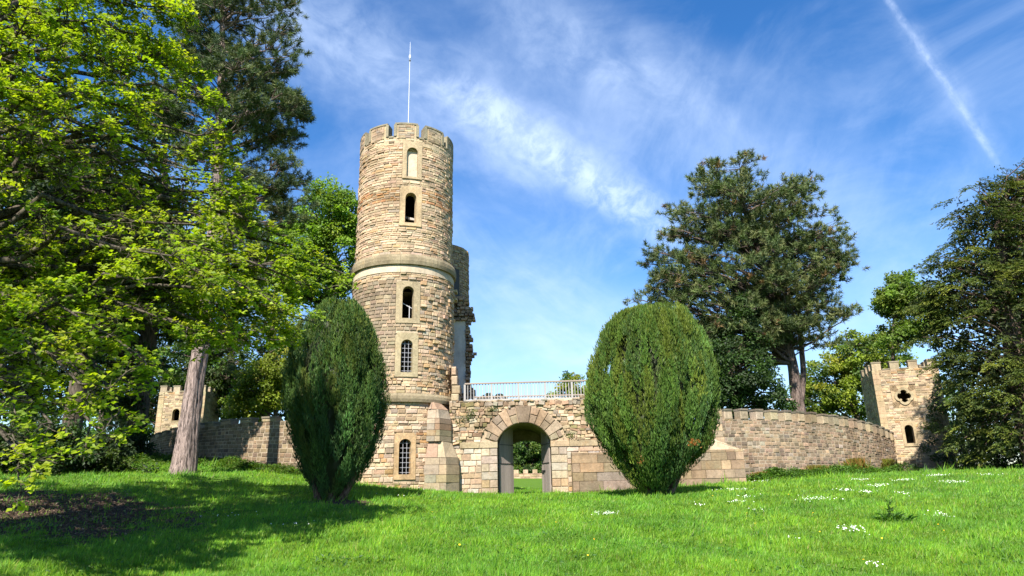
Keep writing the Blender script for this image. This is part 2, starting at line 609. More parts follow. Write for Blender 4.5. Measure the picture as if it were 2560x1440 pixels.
gx = np.concatenate([np.linspace(-900, -60, 18)[:-1], np.linspace(-60, 60, 171), np.linspace(60, 900, 18)[1:]])
gy = np.concatenate([np.linspace(-300, -12, 10)[:-1], np.linspace(-12, 100, 150), np.linspace(100, 1500, 22)[1:]])
GX, GY = np.meshgrid(gx, gy)
gv = np.stack([GX.ravel(), GY.ravel(), ground(GX.ravel(), GY.ravel())], 1)
ii = np.arange(len(gy) - 1)[:, None] * len(gx) + np.arange(len(gx) - 1)[None]
gf = np.stack([ii, ii + 1, ii + 1 + len(gx), ii + len(gx)], -1).reshape(-1, 4)
m, q, o_ = material('turf')
pos = q.node('ShaderNodeNewGeometry').outputs['Position']
soil = q.node('ShaderNodeAttribute', attribute_name='tint').outputs['Fac']
g1 = q.noise(pos, 0.6, 5, 0.6)
g2 = q.noise(pos, 11.0, 5, 0.7)
grass_c = q.mix(g1, (0.07, 0.15, 0.012, 1), (0.11, 0.20, 0.02, 1))
grass_c = q.mix(q.ramp(g2, 0.35, 0.75), grass_c, (0.045, 0.085, 0.012, 1))
soil_c = q.mix(g2, (0.03, 0.022, 0.015, 1), (0.085, 0.06, 0.04, 1))  # bare earth, its colour darkened to stand for the tree shade there
b = q.node('ShaderNodeBsdfPrincipled')
q.put(b.inputs['Base Color'], q.mix(q.ramp(soil, 0.3, 0.6), grass_c, soil_c))
b.inputs['Roughness'].default_value = 0.95
b.inputs['Specular IOR Level'].default_value = 0.1
bp = q.node('ShaderNodeBump'); bp.inputs['Strength'].default_value = 0.8; bp.inputs['Distance'].default_value = 0.06
q.put(bp.inputs['Height'], g2); q.l.new(bp.outputs[0], b.inputs['Normal'])
q.l.new(b.outputs[0], o_.inputs[0])
sl = bare_soil(gv[:, 0], gv[:, 1])
lawn = mesh_obj('lawn', gv, gf, m, None, np.repeat(sl[:, None], 3, 1), True)
tag(lawn, 'bright green lawn rising towards the castle folly', 'lawn', kind='structure')

# ------------------------------------------------------------------ cylinder and plane frames


def cyl_frame(cx, cy, rad):
    def F(s, h, r=None):
        a = np.asarray(s, float) / rad
        rr = rad if r is None else r
        N = np.stack([np.sin(a), -np.cos(a), np.zeros_like(a)], -1)
        T = np.stack([np.cos(a), np.sin(a), np.zeros_like(a)], -1)
        U = np.zeros_like(N); U[..., 2] = 1
        o = np.stack([cx + rr * np.sin(a), cy - rr * np.cos(a), np.asarray(h, float) + 0 * a], -1)
        return o, T, N, U
    return F


def plane_frame(p0, tdir):
    t = unit([tdir[0], tdir[1], 0])
    n = np.array([t[1], -t[0], 0])

    def F(s, h):
        s = np.asarray(s, float)
        o = np.asarray(p0)[None] + s[:, None] * t[None]
        o[:, 2] = h
        rep = lambda v: np.repeat(np.asarray(v, float)[None], len(s), 0)
        return o, rep(t), rep(n), rep((0, 0, 1))
    return F


def arch_profile(w, z0, zs, rise, n=10):
    """outline of an arched opening (left bottom, up, over, right bottom); half width w, sill z0, springing zs"""
    pts = [(-w, z0), (-w, zs)]
    if rise >= w * 0.98:
        for i in range(1, n):
            a = math.pi - math.pi * i / n
            pts.append((w * math.cos(a), zs + rise * math.sin(a)))
    else:
        rad = (w * w + rise * rise) / (2 * rise)
        a0 = math.asin(w / rad)
        for i in range(1, n):
            a = -a0 + 2 * a0 * i / n
            pts.append((rad * math.sin(a), zs + rise - rad + rad * math.cos(a)))
    pts += [(w, zs), (w, z0)]
    return pts


def ring_slab(place, outer_w, oz0, oz1, prof, d0, d1, name, mat, parent, tint):
    """rectangular slab with an arched hole; place(x, z, depth) -> world. Hole reveals included."""
    n = len(prof)
    outer = []
    for x, z in prof:                       # matching outer points by direction
        outer.append(None)
    zs = [p[1] for p in prof]
    top_i = [i for i in range(1, n - 1)]
    m_ = len(top_i)
    for j, i in enumerate(top_i):           # spread along left side top .. top edge .. right
        f = j / (m_ - 1)
        if f < 0.25:
            outer[i] = (-outer_w, zs[1] + (oz1 - zs[1]) * f / 0.25)
        elif f <= 0.75:
            outer[i] = (-outer_w + 2 * outer_w * (f - 0.25) / 0.5, oz1)
        else:
            outer[i] = (outer_w, oz1 + (zs[1] - oz1) * (f - 0.75) / 0.25)
    outer[0], outer[-1] = (-outer_w, prof[0][1]), (outer_w, prof[0][1])
    prof2 = list(prof); outer2 = list(outer)
    v, f = [], []
    for (x, z), (X, Z) in zip(prof2, outer2):
        v += [place(x, z, d1), place(X, Z, d1), place(x, z, d0), place(X, Z, d0)]
    for i in range(n - 1):
        a, b_ = 4 * i, 4 * (i + 1)
        f += [(a, b_, b_ + 1, a + 1), (a + 2, b_ + 2, b_, a), (a + 1, b_ + 1, b_ + 3, a + 3)]
    # sill block
    b0 = len(v)
    xs = [-outer_w, prof[0][0], prof[-1][0], outer_w]
    for x in xs:
        v += [place(x, oz0, d1 + 0.01), place(x, prof[0][1], d1 + 0.01), place(x, prof[0][1], d0), place(x, oz0, d0)]
    for i in range(3):
        a, b_ = b0 + 4 * i, b0 + 4 * (i + 1)
        f += [(a, b_, b_ + 1, a + 1), (a + 1, b_ + 1, b_ + 2, a + 2), (a + 3, b_ + 3, b_, a)]
    f += [(b0, b0 + 1, b0 + 2, b0 + 3), (b0 + 15, b0 + 14, b0 + 13, b0 + 12)]
    return mesh_obj(name, v, f, mat, parent, tint)


# ------------------------------------------------------------------ round tower
TX, TY = -6.62, 40.0
TB = gz(TX, TY - 3) - 0.5
R_LOW, R_MID, R_UP = 3.02, 3.02, 2.93
Z_B1, Z_B1T = 4.69, 5.16                   # lower band
Z_B2, Z_B2T = 12.52, 13.12                 # upper band
Z_SILL, Z_MER = 20.75, 21.65
tower = thing('round_tower', 'tall round stone tower with battlements and narrow arched windows', 'tower', (TX, TY, TB))
FL, FM, FU = cyl_frame(TX, TY, R_LOW), cyl_frame(TX, TY, R_MID), cyl_frame(TX, TY, R_UP)


def on_tower(px, py, rad=3.0):
    """angle and height of the tower point seen at px, py"""
    d = ray(px, py)
    a = d[0] ** 2 + d[1] ** 2
    bq = -2 * (d[0] * TX + d[1] * TY)
    c = TX * TX + TY * TY - rad * rad
    disc = max(bq * bq - 4 * a * c, 0)
    t = (-bq - math.sqrt(disc)) / (2 * a)
    p = d * t
    return math.atan2(p[0] - TX, -(p[1] - TY)), p[2]


wins = []   # (phi, half width, sill, top, outer half width, oz0, oz1, kind)
for (x0, x1, y0, y1, ox0, ox1, oy0, oy1, kd) in (
        (1017, 1045, 368, 441, 1007, 1056, 356, 446, 'blind'), (1013, 1041, 481, 556, 1000, 1056, 465, 564, 'open'),
        (1006, 1034, 716, 796, 992, 1051, 704, 808, 'rail'), (1002, 1031, 849, 931, 990, 1046, 832, 942, 'grid'),
        (997, 1027, 1097, 1186, 987, 1040, 1082, 1199, 'grid')):
    xm, ym = (x0 + x1) / 2, (y0 + y1) / 2
    ph, _ = on_tower(xm, ym)
    _, zt = on_tower(xm, y0); _, zb = on_tower(xm, y1)
    _, ozt = on_tower(xm, oy0); _, ozb = on_tower(xm, oy1)
    pa, pb = on_tower(x0, ym)[0], on_tower(x1, ym)[0]
    qa, qb = on_tower(ox0, ym)[0], on_tower(ox1, ym)[0]
    wins.append(((pa + pb) / 2, (pb - pa) / 2 * 3.0, zb, zt, (qb - qa) / 2 * 3.0, ozb, ozt, kd))


def tower_core():
    """mortar drum with rectangular holes where the window surrounds sit"""
    brk_p = set(np.linspace(-math.pi, math.pi, 73)[:-1].tolist())
    zs = {TB, Z_B1, Z_B2, Z_B2T, Z_SILL}
    for (ph, hw, zb, zt, ow, oz0, oz1, kd) in wins:
        for s in (-1, 1):
            brk_p.add(ph + s * (ow / 3.0 - 0.012))
        zs |= {oz0 + 0.03, oz1 - 0.03}
    ps = sorted(brk_p); ps.append(ps[0] + 2 * math.pi)
    zs = sorted(zs)
    mb = MB()
    for i in range(len(ps) - 1):
        pm = (ps[i] + ps[i + 1]) / 2
        for j in range(len(zs) - 1):
            zm = (zs[j] + zs[j + 1]) / 2
            if any(abs(pm - w_[0]) < w_[4] / 3.0 and w_[5] < zm < w_[6] for w_ in wins):
                continue
            rr = (R_UP if zm > Z_B2 else R_MID) - 0.015
            q4 = [(TX + rr * math.sin(a), TY - rr * math.cos(a), z) for a, z in ((ps[i], zs[j]), (ps[i + 1], zs[j]), (ps[i + 1], zs[j + 1]), (ps[i], zs[j + 1]))]
            mb.add(q4, [(0, 1, 2, 3)], (.42, .345, .25))
    # roof deck below the battlements
    ring = [(TX + (R_UP - .03) * math.sin(a), TY - (R_UP - .03) * math.cos(a), Z_SILL - 0.9) for a in np.linspace(0, 2 * math.pi, 36, endpoint=False)]
    mb.add(ring, [tuple(range(36))], GREY)
    mb.build('mortar_core', M_MORTAR, tower)


tower_core()


def tower_cuts(Rr):
    def cuts(h0, h1):
        return [((w_[0] - w_[4] / 3.0) * Rr, (w_[0] + w_[4] / 3.0) * Rr) for w_ in wins if h1 > w_[5] + 0.03 and h0 < w_[6] - 0.03]
    return cuts


def tower_stage(F, Rr, h0, h1, hfun, wfun, colfun, depthfun):
    c = courses(-2.0 * Rr, 1.75 * Rr, h0, h1, hfun, wfun, tower_cuts(Rr))
    s, h, w, ht = c.T
    s = s + 0
    o, T, N, U = F(s, h)
    a = s / Rr
    # slight rotation of rough stones in the wall plane
    rot = RNG.normal(0, 0.014, len(s))[:, None]
    T, U = T * np.cos(rot) + U * np.sin(rot), U * np.cos(rot) - T * np.sin(rot)
    col = colfun(a, h, len(s))
    d = depthfun(a, h, len(s))
    o = o - N * 0.06
    return o, T, N, U, w - 0.016, ht - 0.014, d + 0.06, col * np.array([1.1, 1.06, 1.03])


def zone_mid_left(a, h):
    """regular grey-brown coursed facing on the left of the middle stage"""
    return (a < 0.42) & (h > 6.3) & (h < 11.6)


def col_low(a, h, n):
    c = pal(n, [CREAM, PALE, TAN, ORANGE, BROWN, GREY], [5, 4, 2.2, 1.4, .9, 1.0])
    return c


def col_mid(a, h, n):
    c1 = pal(n, [GREYBR, (.27, .225, .165), (.20, .165, .125), TAN], [5, 3, 2, .6], 0.12)
    c2 = pal(n, [(.42, .33, .235), (.36, .28, .19), (.37, .26, .15), (.28, .215, .15), (.30, .265, .21)], [5, 4, 1.3, 1.3, 1.6], .1)
    return np.where(zone_mid_left(a, h)[:, None], c1, c2)


def col_up(a, h, n):
    c = pal(n, [(.42, .33, .235), (.36, .28, .195), (.46, .375, .275), (.31, .24, .17), (.37, .26, .155), (.33, .285, .225), DARK], [5, 4.5, 4, 1.6, 1.0, 1, .25], .1)
    red = (np.abs(h - 16.9) < 0.45) & (RNG.random(n) < 0.5)
    c[red] = pal(int(red.sum()), [(.36, .20, .11), ORANGE], [1, 1])
    return c


def d_rough(a, h, n):
    return np.clip(RNG.normal(0.026, 0.022, n), 0.002, 0.1)


def d_mid(a, h, n):
    return np.where(zone_mid_left(a, h), np.clip(RNG.normal(0.03, 0.008, n), 0.01, 0.05), np.clip(RNG.normal(0.04, 0.04, n), 0.002, 0.15))


ST = []
ST.append(tower_stage(FL, R_LOW, TB, Z_B1, lambda h: random.uniform(.12, .29), lambda h: random.uniform(.22, .66), col_low, d_rough))
ST.append(tower_stage(FM, R_MID, Z_B1T, 6.2, lambda h: random.uniform(.12, .2), lambda h: random.uniform(.2, .55), col_mid, d_mid))
ST.append(tower_stage(FM, R_MID, 6.2, 11.6, lambda h: random.uniform(.17, .25), lambda h: random.uniform(.28, .54), col_mid, d_mid))
ST.append(tower_stage(FM, R_MID, 11.6, 12.03, lambda h: random.uniform(.1, .16), lambda h: random.uniform(.25, .55), col_mid, d_mid))
ST.append(tower_stage(FU, R_UP, Z_B2T, Z_SILL - 0.12, lambda h: random.uniform(.10, .21), lambda h: random.uniform(.22, .72), col_up, d_rough))
place_stones(tower, *[np.concatenate([s[i] for s in ST]) for i in range(8)], M_STONE)


def band_ring(name, r0, r1, z0, z1, nseg, tint, mat, bulge=0.0):
    for i in range(nseg):
        a0, a1 = 2 * math.pi * i / nseg + 0.1, 2 * math.pi * (i + 1) / nseg + 0.1 - 0.004
        st = 8
        prof = [(r0, z0), (r1, z0 + 0.0), (r1 + bulge, z0 + (z1 - z0) * .35), (r1 + bulge * .7, z0 + (z1 - z0) * .7), (r1 - 0.05, z1), (r0, z1 + 0.03)]
        v, f = [], []
        for j in range(st + 1):
            a = a0 + (a1 - a0) * j / st
            v += [(TX + r * math.sin(a), TY - r * math.cos(a), z) for r, z in prof]
        kk = len(prof)
        for j in range(st):
            for e in range(kk - 1):
                p, q_ = j * kk + e, (j + 1) * kk + e
                f.append((p, q_, q_ + 1, p + 1))
        f += [tuple(range(kk)), tuple(st * kk + e for e in reversed(range(kk)))]
        mesh_obj(name, v, f, mat, tower, np.array(tint) * random.uniform(.9, 1.1))


band_ring('string_course', R_MID - .1, R_MID + .19, Z_B1, Z_B1T, 9, (.25, .21, .14), M_ASHLAR, 0.04)
band_ring('string_course', R_UP - .1, R_MID + .15, Z_B2, Z_B2T, 9, (.25, .21, .14), M_ASHLAR, 0.04)
band_ring('pale_band', R_MID - .1, R_MID + .035, 12.05, Z_B2 - 0.004, 9, (.50, .42, .32), M_PLASTER)


def cyl_place(ph, rad):
    def place(x, z, d):
        a = ph + x / 3.0
        return (TX + (rad + d) * math.sin(a), TY - (rad + d) * math.cos(a), z)
    return place


for (ph, hw, zb, zt, ow, oz0, oz1, kd) in wins:
    rad = R_UP if zb > Z_B2 else R_MID
    place = cyl_place(ph, rad)
    prof = arch_profile(hw, zb, zt - hw, hw)
    tint = {'blind': (.40, .32, .21), 'open': (.42, .32, .20), 'rail': (.33, .275, .18), 'grid': (.33, .28, .18)}[kd]
    if zb < 3:
        tint = (.42, .30, .175)
    sur = ring_slab(place, ow, oz0, oz1, prof, -0.42, 0.055, 'window_surround', M_ASHLAR, tower, tint)
    if kd == 'blind':
        pr = [place(x, z, -0.16) for x, z in prof]
        mesh_obj('blind_panel', pr, [tuple(reversed(range(len(pr))))], M_PLASTER, sur, (.48, .41, .325))
    if kd == 'grid':
        mb = MB()
        for i in range(1, 3):
            x = -hw + 2 * hw * i / 3
            mb.bar(place(x, zb, -0.13), place(x, zt - .06, -0.13), 0.024, c=(.28, .28, .30))
        nz = 8
        for j in range(nz):
            z = zb + 0.1 + (zt - hw - zb + 0.25) * j / (nz - 1)
            mb.bar(place(-hw + .005, z, -0.12), place(hw - .005, z, -0.12), 0.024, c=(.28, .28, .30))
        mb.build('grille', M_METAL, sur)
    if kd == 'rail':
        mb = MB()
        mb.bar(place(hw * .5, zb, -0.5), place(hw * .5, zb + .85, -0.5), 0.04, c=(.4, .4, .42))
        mb.bar(place(-hw, zb + 1.0, -0.5), place(hw, zb + .72, -0.5), 0.04, c=(.4, .4, .42))
        mb.build('handrail', M_METAL, sur)
    if kd == 'open':
        mb = MB()
        mb.bar(place(-.1, zb + .55, -0.7), place(.4, zb + .5, -0.7), .14, c=(.4, .36, .32))
        mb.bar(place(-.5, zb + .75, -1.1), place(-.1, zb + .75, -1.1), .12, c=(.3, .27, .24))
        mb.build('inner_beam', M_WOOD, sur)

# floors inside so no daylight falls through the shaft
for zf in (6.0, 11.0, 14.6, 18.0):
    mb = MB()
    ring = [(TX + 2.6 * math.sin(a), TY - 2.6 * math.cos(a), zf) for a in np.linspace(0, 2 * math.pi, 28, endpoint=False)]
    mb.add(ring, [tuple(range(28))], DARK)
    mb.build('inner_floor', M_WOOD, tower)


# battlements: sill stones with coping, merlons with coping
for i in range(10):
    ac = R(8 + 36 * i)
    hwm = 0.215
    rin, rout = R_UP - 0.48, R_UP + 0.035

    def wedge(a0, a1, r0, r1, z0, z1, st=4):
        v, f = [], []
        for j in range(st + 1):
            a = a0 + (a1 - a0) * j / st
            v += [(TX + r * math.sin(a), TY - r * math.cos(a), z) for r, z in ((r0, z0), (r1, z0), (r1, z1), (r0, z1))]
        for j in range(st):
            for e in range(4):
                p, q_ = 4 * j + e, 4 * (j + 1) + e
                f.append((p, 4 * (j + 1) + e, 4 * (j + 1) + (e + 1) % 4, 4 * j + (e + 1) % 4))
        f += [(0, 1, 2, 3), tuple(4 * st + e for e in (3, 2, 1, 0))]
        return v, f
    v, f = wedge(ac - hwm, ac + hwm, rin, rout - 0.02, Z_SILL - .5, Z_MER - .1)
    me_ = mesh_obj('merlon', v, f, M_STONE, tower, np.array((.40, .32, .215)) * random.uniform(.9, 1.1))
    v, f = wedge(ac - hwm - .02, ac + hwm + .02, rin - .04, rout + .03, Z_MER - .1, Z_MER)
    mesh_obj('coping', v, f, M_ASHLAR, me_, (.22, .20, .15))
    for sgn in (-1, 1):
        v, f = wedge(ac + sgn * (hwm + .012) - .03, ac + sgn * (hwm + .012) + .03, rin - .02, rout + .025, Z_SILL + .003, Z_MER - .103, 1)
        mesh_obj('merlon_jamb', v, f, M_ASHLAR, me_, (.24, .215, .155))
    v, f = wedge(ac + hwm + .05, ac + 2 * math.pi / 10 - hwm - .05, rin, rout + .02, Z_SILL - .1, Z_SILL)
    mesh_obj('crenel_sill', v, f, M_ASHLAR, tower, (.24, .215, .155))
    v, f = wedge(ac + hwm + .003, ac + 2 * math.pi / 10 - hwm - .003, rin + .01, rout - .03, Z_SILL - .5, Z_SILL - .103)
    mesh_obj('parapet_stone', v, f, M_STONE, tower, np.array((.38, .30, .20)) * random.uniform(.9, 1.1))
    mbp = MB()
    # facing courses on the merlon
    hh = Z_SILL - .1
    while hh < Z_MER - .16:
        ht = random.uniform(.11, .2)
        aa = ac - hwm + .055
        while aa < ac + hwm - .06:
            wa = min(random.uniform(.07, .2), ac + hwm - .055 - aa)
            v, f = wedge(aa, aa + wa - .006, rout - .05, rout + random.uniform(.0, .03), hh, min(hh + ht, Z_MER - .11) - .015, 1)
            mbp.add(v, f, pal(1, [CREAM, TAN, GREY, BROWN], [3, 4, 2, 1])[0])
            aa += wa
        hh += ht
    mbp.build('facing_stones', M_STONE, me_)['kind'] = 'stuff'

# buttress at the tower's right foot: dressed blocks with a canted right side
for (z0, z1, x0, xm, x1, yf, top_in) in (
        (-.6, .45, -4.75, -3.62, -3.02, 36.45, 0), (.45, 1.35, -4.74, -3.60, -3.02, 36.47, 0), (1.35, 1.72, -4.72, -3.62, -3.05, 36.5, 0), (1.72, 2.55, -4.70, -3.66, -3.10, 36.5, .3),
        (2.55, 3.15, -4.68, -3.98, -3.46, 36.62, 0), (3.15, 3.75, -4.66, -3.99, -3.46, 36.64, 0), (3.75, 4.25, -4.66, -4.02, -3.50, 36.66, .12), (4.25, 4.66, -4.60, -4.15, -3.62, 36.75, .35)):
    def plan(inset, z):
        return [(x0 + inset * .35, yf + inset), (xm - inset * .6, yf + inset), (x1 - inset * 1.2, yf + .95 + inset * .6), (x1 - inset * 1.2, 39.2), (x0 + inset * .35, 39.2)]
    tiers = [(z0, z1, top_in)]
    if z1 - z0 > .55 and not top_in:
        zm_ = z0 + (z1 - z0) * random.uniform(.42, .58)
        tiers = [(z0, zm_, 0), (zm_, z1, 0)]
    for (za, zb_, ti_) in tiers:
        xs_ = x0 + (xm - x0) * random.uniform(.3, .75)
        dl, dr = random.uniform(0, .05), random.uniform(0, .05)
        for side_ in (0, 1):
            def ring(inset):
                if side_ == 0:
                    return [(x0 + inset * .35 + random.uniform(-.02, .02), yf + dl + inset), (xs_ - .008, yf + dl + inset), (xs_ - .008, 39.2), (x0 + inset * .35, 39.2)]
                return [(xs_ + .008, yf + dr + inset), (xm - inset * .6, yf + dr + inset), (x1 - inset * 1.2, yf + .95 + inset * .6), (x1 - inset * 1.2, 39.2), (xs_ + .008, 39.2)]
            lo, hi = ring(0), ring(ti_)
            kq = len(lo)
            if not ti_:
                hi = lo
            mid = [(x + (.0 if i > 1 + side_ else 0), y) for i, (x, y) in enumerate(hi)]
            v = [(x, y, za + .012) for x, y in lo] + [(x, y, zb_ - .008) for x, y in mid]
            f = [tuple(reversed(range(kq))), tuple(range(kq, 2 * kq))] + [(i, (i + 1) % kq, kq + (i + 1) % kq, kq + i) for i in range(kq)]
            mesh_obj('buttress_block', v, f, M_STONE, tower, pal(1, [(.32, .255, .185), (.29, .225, .15), (.27, .23, .175), (.31, .22, .14)], [2, 2, 1, .6], .1)[0])

# mast on the tower top
mp0 = P(1021, 297, 40.0)
mtop = P(1026, 105, 40.0)
mast = thing('mast', 'thin white mast with a small ball rising from the round tower', 'mast', (mp0[0], 40.0, Z_SILL - 0.9))
mx_, mz = mp0[0], mtop[2]
zb_ = P(1026, 143, 40)[2]
mx_top = mx_ + 0.25 * 0


def tube(pts, rad, kseg=8):
    pts = np.asarray(pts, float); rad = np.asarray(rad, float)
    v, f = tubes(pts[None], rad[None], kseg)
    return v, f


def tubes(paths, radii, kseg=5):
    """paths (N,Pn,3), radii (N,Pn) -> verts, quads"""
    n, pn, _ = paths.shape
    tg = np.gradient(paths, axis=1)
    tg /= np.linalg.norm(tg, axis=2, keepdims=True) + 1e-9
    ref = np.where(np.abs(tg[:, :, 2:3]) < 0.92, np.array([0, 0, 1.0]), np.array([0.3, 1.0, 0]))
    s = np.cross(tg, ref); s /= np.linalg.norm(s, axis=2, keepdims=True) + 1e-9
    u = np.cross(s, tg)
    a = np.arange(kseg) / kseg * 2 * np.pi
    v = paths[:, :, None] + radii[:, :, None, None] * (s[:, :, None] * np.cos(a)[None, None, :, None] + u[:, :, None] * np.sin(a)[None, None, :, None])
    i = np.arange(n)[:, None, None] * (pn * kseg) + np.arange(pn - 1)[None, :, None] * kseg
    e = np.arange(kseg)[None, None]
    e2 = (e + 1) % kseg
    f = np.stack([i + e, i + e2, i + kseg + e2, i + kseg + e], -1).reshape(-1, 4)
    return v.reshape(-1, 3), f


v, f = tube([(mx_, 40, Z_SILL - .9), (mx_, 40, zb_)], [.033, .022])
mesh_obj('pole', v, f, M_METAL, mast, (.52, .52, .54), True)
v, f = tube([(mx_, 40, zb_), (mx_, 40, mz)], [.015, .008])
mesh_obj('spike', v, f, M_METAL, mast, (.78, .78, .8), True)
th = np.linspace(0, math.pi, 9)
v, f = tube([(mx_, 40, zb_ + .02 - .17 * math.cos(t)) for t in th], [max(.07 * math.sin(t), .005) for t in th], 12)
mesh_obj('ball', v, f, M_METAL, mast, (.8, .8, .8), True)
v, f = tube([(mx_, 40, zb_ - .3), (mx_, 40, zb_ - .22)], [.07, .07])
mesh_obj('collar', v, f, M_IRON, mast, (.08, .08, .08), True)

# ------------------------------------------------------------------ gate wall
GY0, GY1 = 38.0, 44.0
GW_X0, GW_X1 = -3.6, 9.6
GCX = (P(1243, 1104, GY0)[0] + P(1377, 1102, GY0)[0]) / 2
GHW = (P(1377, 1102, GY0)[0] - P(1243, 1104, GY0)[0]) / 2
Z_SPR = P(1310, 1103, GY0)[2]
Z_CRN = P(1310, 1056, GY0)[2]
Z_GT = 4.80
Z_GB = -1.0
RISE = Z_CRN - Z_SPR
ARAD = (GHW ** 2 + RISE ** 2) / (2 * RISE)
ACZ = Z_CRN - ARAD
KEY_OUT = P(1310, 1013, GY0)[2] - ACZ
gate = thing('gate_wall', 'rubble gate wall with rusticated arch and double timber doors', 'wall', (GCX, GY0, -0.3))
top_l = lambda x: Z_GT + 0.08 * max(0, x - 2.5)


def gate_core():
    mb = MB()
    c = (.40, .31, .22)
    prof = [(GCX + x, z) for x, z in arch_profile(GHW, Z_GB, Z_SPR, RISE, 16)]
    y0, y1 = GY0 + .02, GY1
    for y, fl in ((y0, 0), (y1, 1)):
        quads = [[(GW_X0, y, Z_GB), (prof[0][0], y, Z_GB), (prof[1][0], y, Z_SPR), (GW_X0, y, Z_SPR)],
                 [(prof[-1][0], y, Z_GB), (GW_X1, y, Z_GB), (GW_X1, y, Z_SPR), (prof[-2][0], y, Z_SPR)],
                 [(GW_X0, y, Z_SPR), (prof[1][0], y, Z_SPR), (prof[1][0], y, top_l(prof[1][0]) - .06), (GW_X0, y, top_l(GW_X0) - .06)],
                 [(prof[-2][0], y, Z_SPR), (GW_X1, y, Z_SPR), (GW_X1, y, top_l(GW_X1) - .06), (prof[-2][0], y, top_l(prof[-2][0]) - .06)]]
        for i in range(1, len(prof) - 2):
            (xa, za), (xb, zb) = prof[i], prof[i + 1]
            quads.append([(xa, y, za), (xb, y, zb), (xb, y, top_l(xb) - .06), (xa, y, top_l(xa) - .06)])
        for q4 in quads:
            if fl and q4[0][0] > 100:
                continue
            mb.add(q4, [(0, 1, 2, 3) if not fl else (3, 2, 1, 0)], c)
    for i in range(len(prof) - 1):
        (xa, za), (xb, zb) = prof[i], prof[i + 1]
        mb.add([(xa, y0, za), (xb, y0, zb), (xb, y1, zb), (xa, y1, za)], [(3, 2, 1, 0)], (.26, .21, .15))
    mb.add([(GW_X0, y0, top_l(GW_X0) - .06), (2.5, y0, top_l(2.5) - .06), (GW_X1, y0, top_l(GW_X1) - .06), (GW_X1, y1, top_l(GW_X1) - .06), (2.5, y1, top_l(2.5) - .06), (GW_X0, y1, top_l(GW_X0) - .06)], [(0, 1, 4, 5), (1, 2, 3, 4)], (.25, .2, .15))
    mb.add([(GW_X1, y0, Z_GB), (GW_X1, y1, Z_GB), (GW_X1, y1, top_l(GW_X1)), (GW_X1, y0, top_l(GW_X1))], [(0, 1, 2, 3)], c)
    mb.build('wall_core', M_MORTAR, gate)


gate_core()
# jamb blocks with sunk joints
jl0 = P(1204, 1150, GY0)[0]; jl1 = P(1241.5, 1150, GY0)[0]; jr0 = P(1378.5, 1150, GY0)[0]; jr1 = P(1418, 1150, GY0)[0]
ZJ = [Z_SPR - .335 - i * .415 for i in range(7)]
ZJ[-1] = Z_GB


def front_block(x0, x1, z0, z1, y, out, name, parent, tint, inset=.025, mat=None):
    v, f = bevel_block([(x0, y, z0), (x1, y, z0), (x1, y, z1), (x0, y, z1), (x0, y - out, z0), (x1, y - out, z0), (x1, y - out, z1), (x0, y - out, z1)], inset)
    return mesh_obj(name, v, f, mat or M_ASHLAR, parent, tint)


for si, (a, b_) in enumerate(((jl0, GCX - GHW), (GCX + GHW, jr1))):
    for i in range(6):
        z1, z0 = ZJ[i] - .012, ZJ[i + 1] + .012
        col = lambda: pal(1, [(.38, .305, .225), (.33, .285, .235), (.37, .265, .165)], [2, 1.5, 1], .1)[0]
        if (i % 2 == 0 and i < 5 and not (si == 1 and i == 2)) and i != 5:
            xm = (a + b_) / 2 + random.uniform(-.05, .05)
            front_block(a, xm - .012, z0, z1, GY0 + .3, .36, 'jamb_block', gate, col())
            front_block(xm + .012, b_, z0, z1, GY0 + .3, .36, 'jamb_block', gate, col())
        else:
            front_block(a, b_, z0, z1, GY0 + .3, .36, 'jamb_block', gate, col())
# imposts
ix0, ix1 = P(1150, 1110, GY0)[0], P(1495, 1110, GY0)[0]
for a, b_ in ((ix0, ix0 + 1.05), (ix0 + 1.06, GCX - GHW + .02), (GCX + GHW - .02, GCX + GHW + 1.0), (GCX + GHW + 1.01, ix1)):
    front_block(a, b_, Z_SPR - .32, Z_SPR - .005, GY0 + .3, .39, 'impost_block', gate, pal(1, [(.31, .25, .165)], [1], .08)[0], .02)

# voussoirs: single long ones alternate with split pairs
angs = [-70, -60, -46.5, -34, -22.5, -10.5, 10.5, 22.5, 34, 46.5, 60, 70]
a_spr = math.degrees(math.asin(GHW / ARAD))
angs[0], angs[-1] = -a_spr - 1.0, a_spr + 1.0


def voussoir(a0, a1, r0, r1, out, tint):
    def c(a, r, y):
        return (GCX + r * math.sin(a), y, max(ACZ + r * math.cos(a), Z_SPR + .004))
    y = GY0 + .3
    ring = [(a0, r0), (a1, r0), (a1, r1), (a0, r1)]
    v, f = bevel_block([c(a, r, y) for a, r in ring] + [c(a, r, y - .3 - out) for a, r in ring], .03)
    mesh_obj('voussoir', v, f, M_ASHLAR, gate, tint)


rm = ARAD + (KEY_OUT - ARAD) * .5
for i in range(11):
    a0, a1 = R(angs[i]) + .006, R(angs[i + 1]) - .006
    colv = lambda: pal(1, [(.27, .21, .15), (.225, .175, .13), (.31, .23, .16)], [2, 2, 1], .1)[0]
    odd = i % 2 == 1
    ro = KEY_OUT + random.uniform(-.04, .02)
    if i in (0, 2, 4, 6, 8, 10):
        voussoir(a0, a1, ARAD, rm - .012, .065, colv())
        voussoir(a0, a1, rm + .012, ro - (.25 if i in (0, 10) else .06), .06, colv())
    else:
        voussoir(a0, a1, ARAD, ro, .075, colv())
# the keystone sits in the middle slot (i == 5)


def gate_cuts(h0, h1):
    cuts = []
    hm = (h0 + h1) / 2
    if hm < Z_SPR - .32:
        cuts.append((jl0, jr1))
    elif hm < Z_SPR:
        cuts.append((ix0, ix1))
    else:
        t = h0 - ACZ
        if t < KEY_OUT - .08:
            hw = math.sqrt(max((KEY_OUT - .08) ** 2 - t * t, 0))
            cuts.append((GCX - hw, GCX + hw))
    return cuts


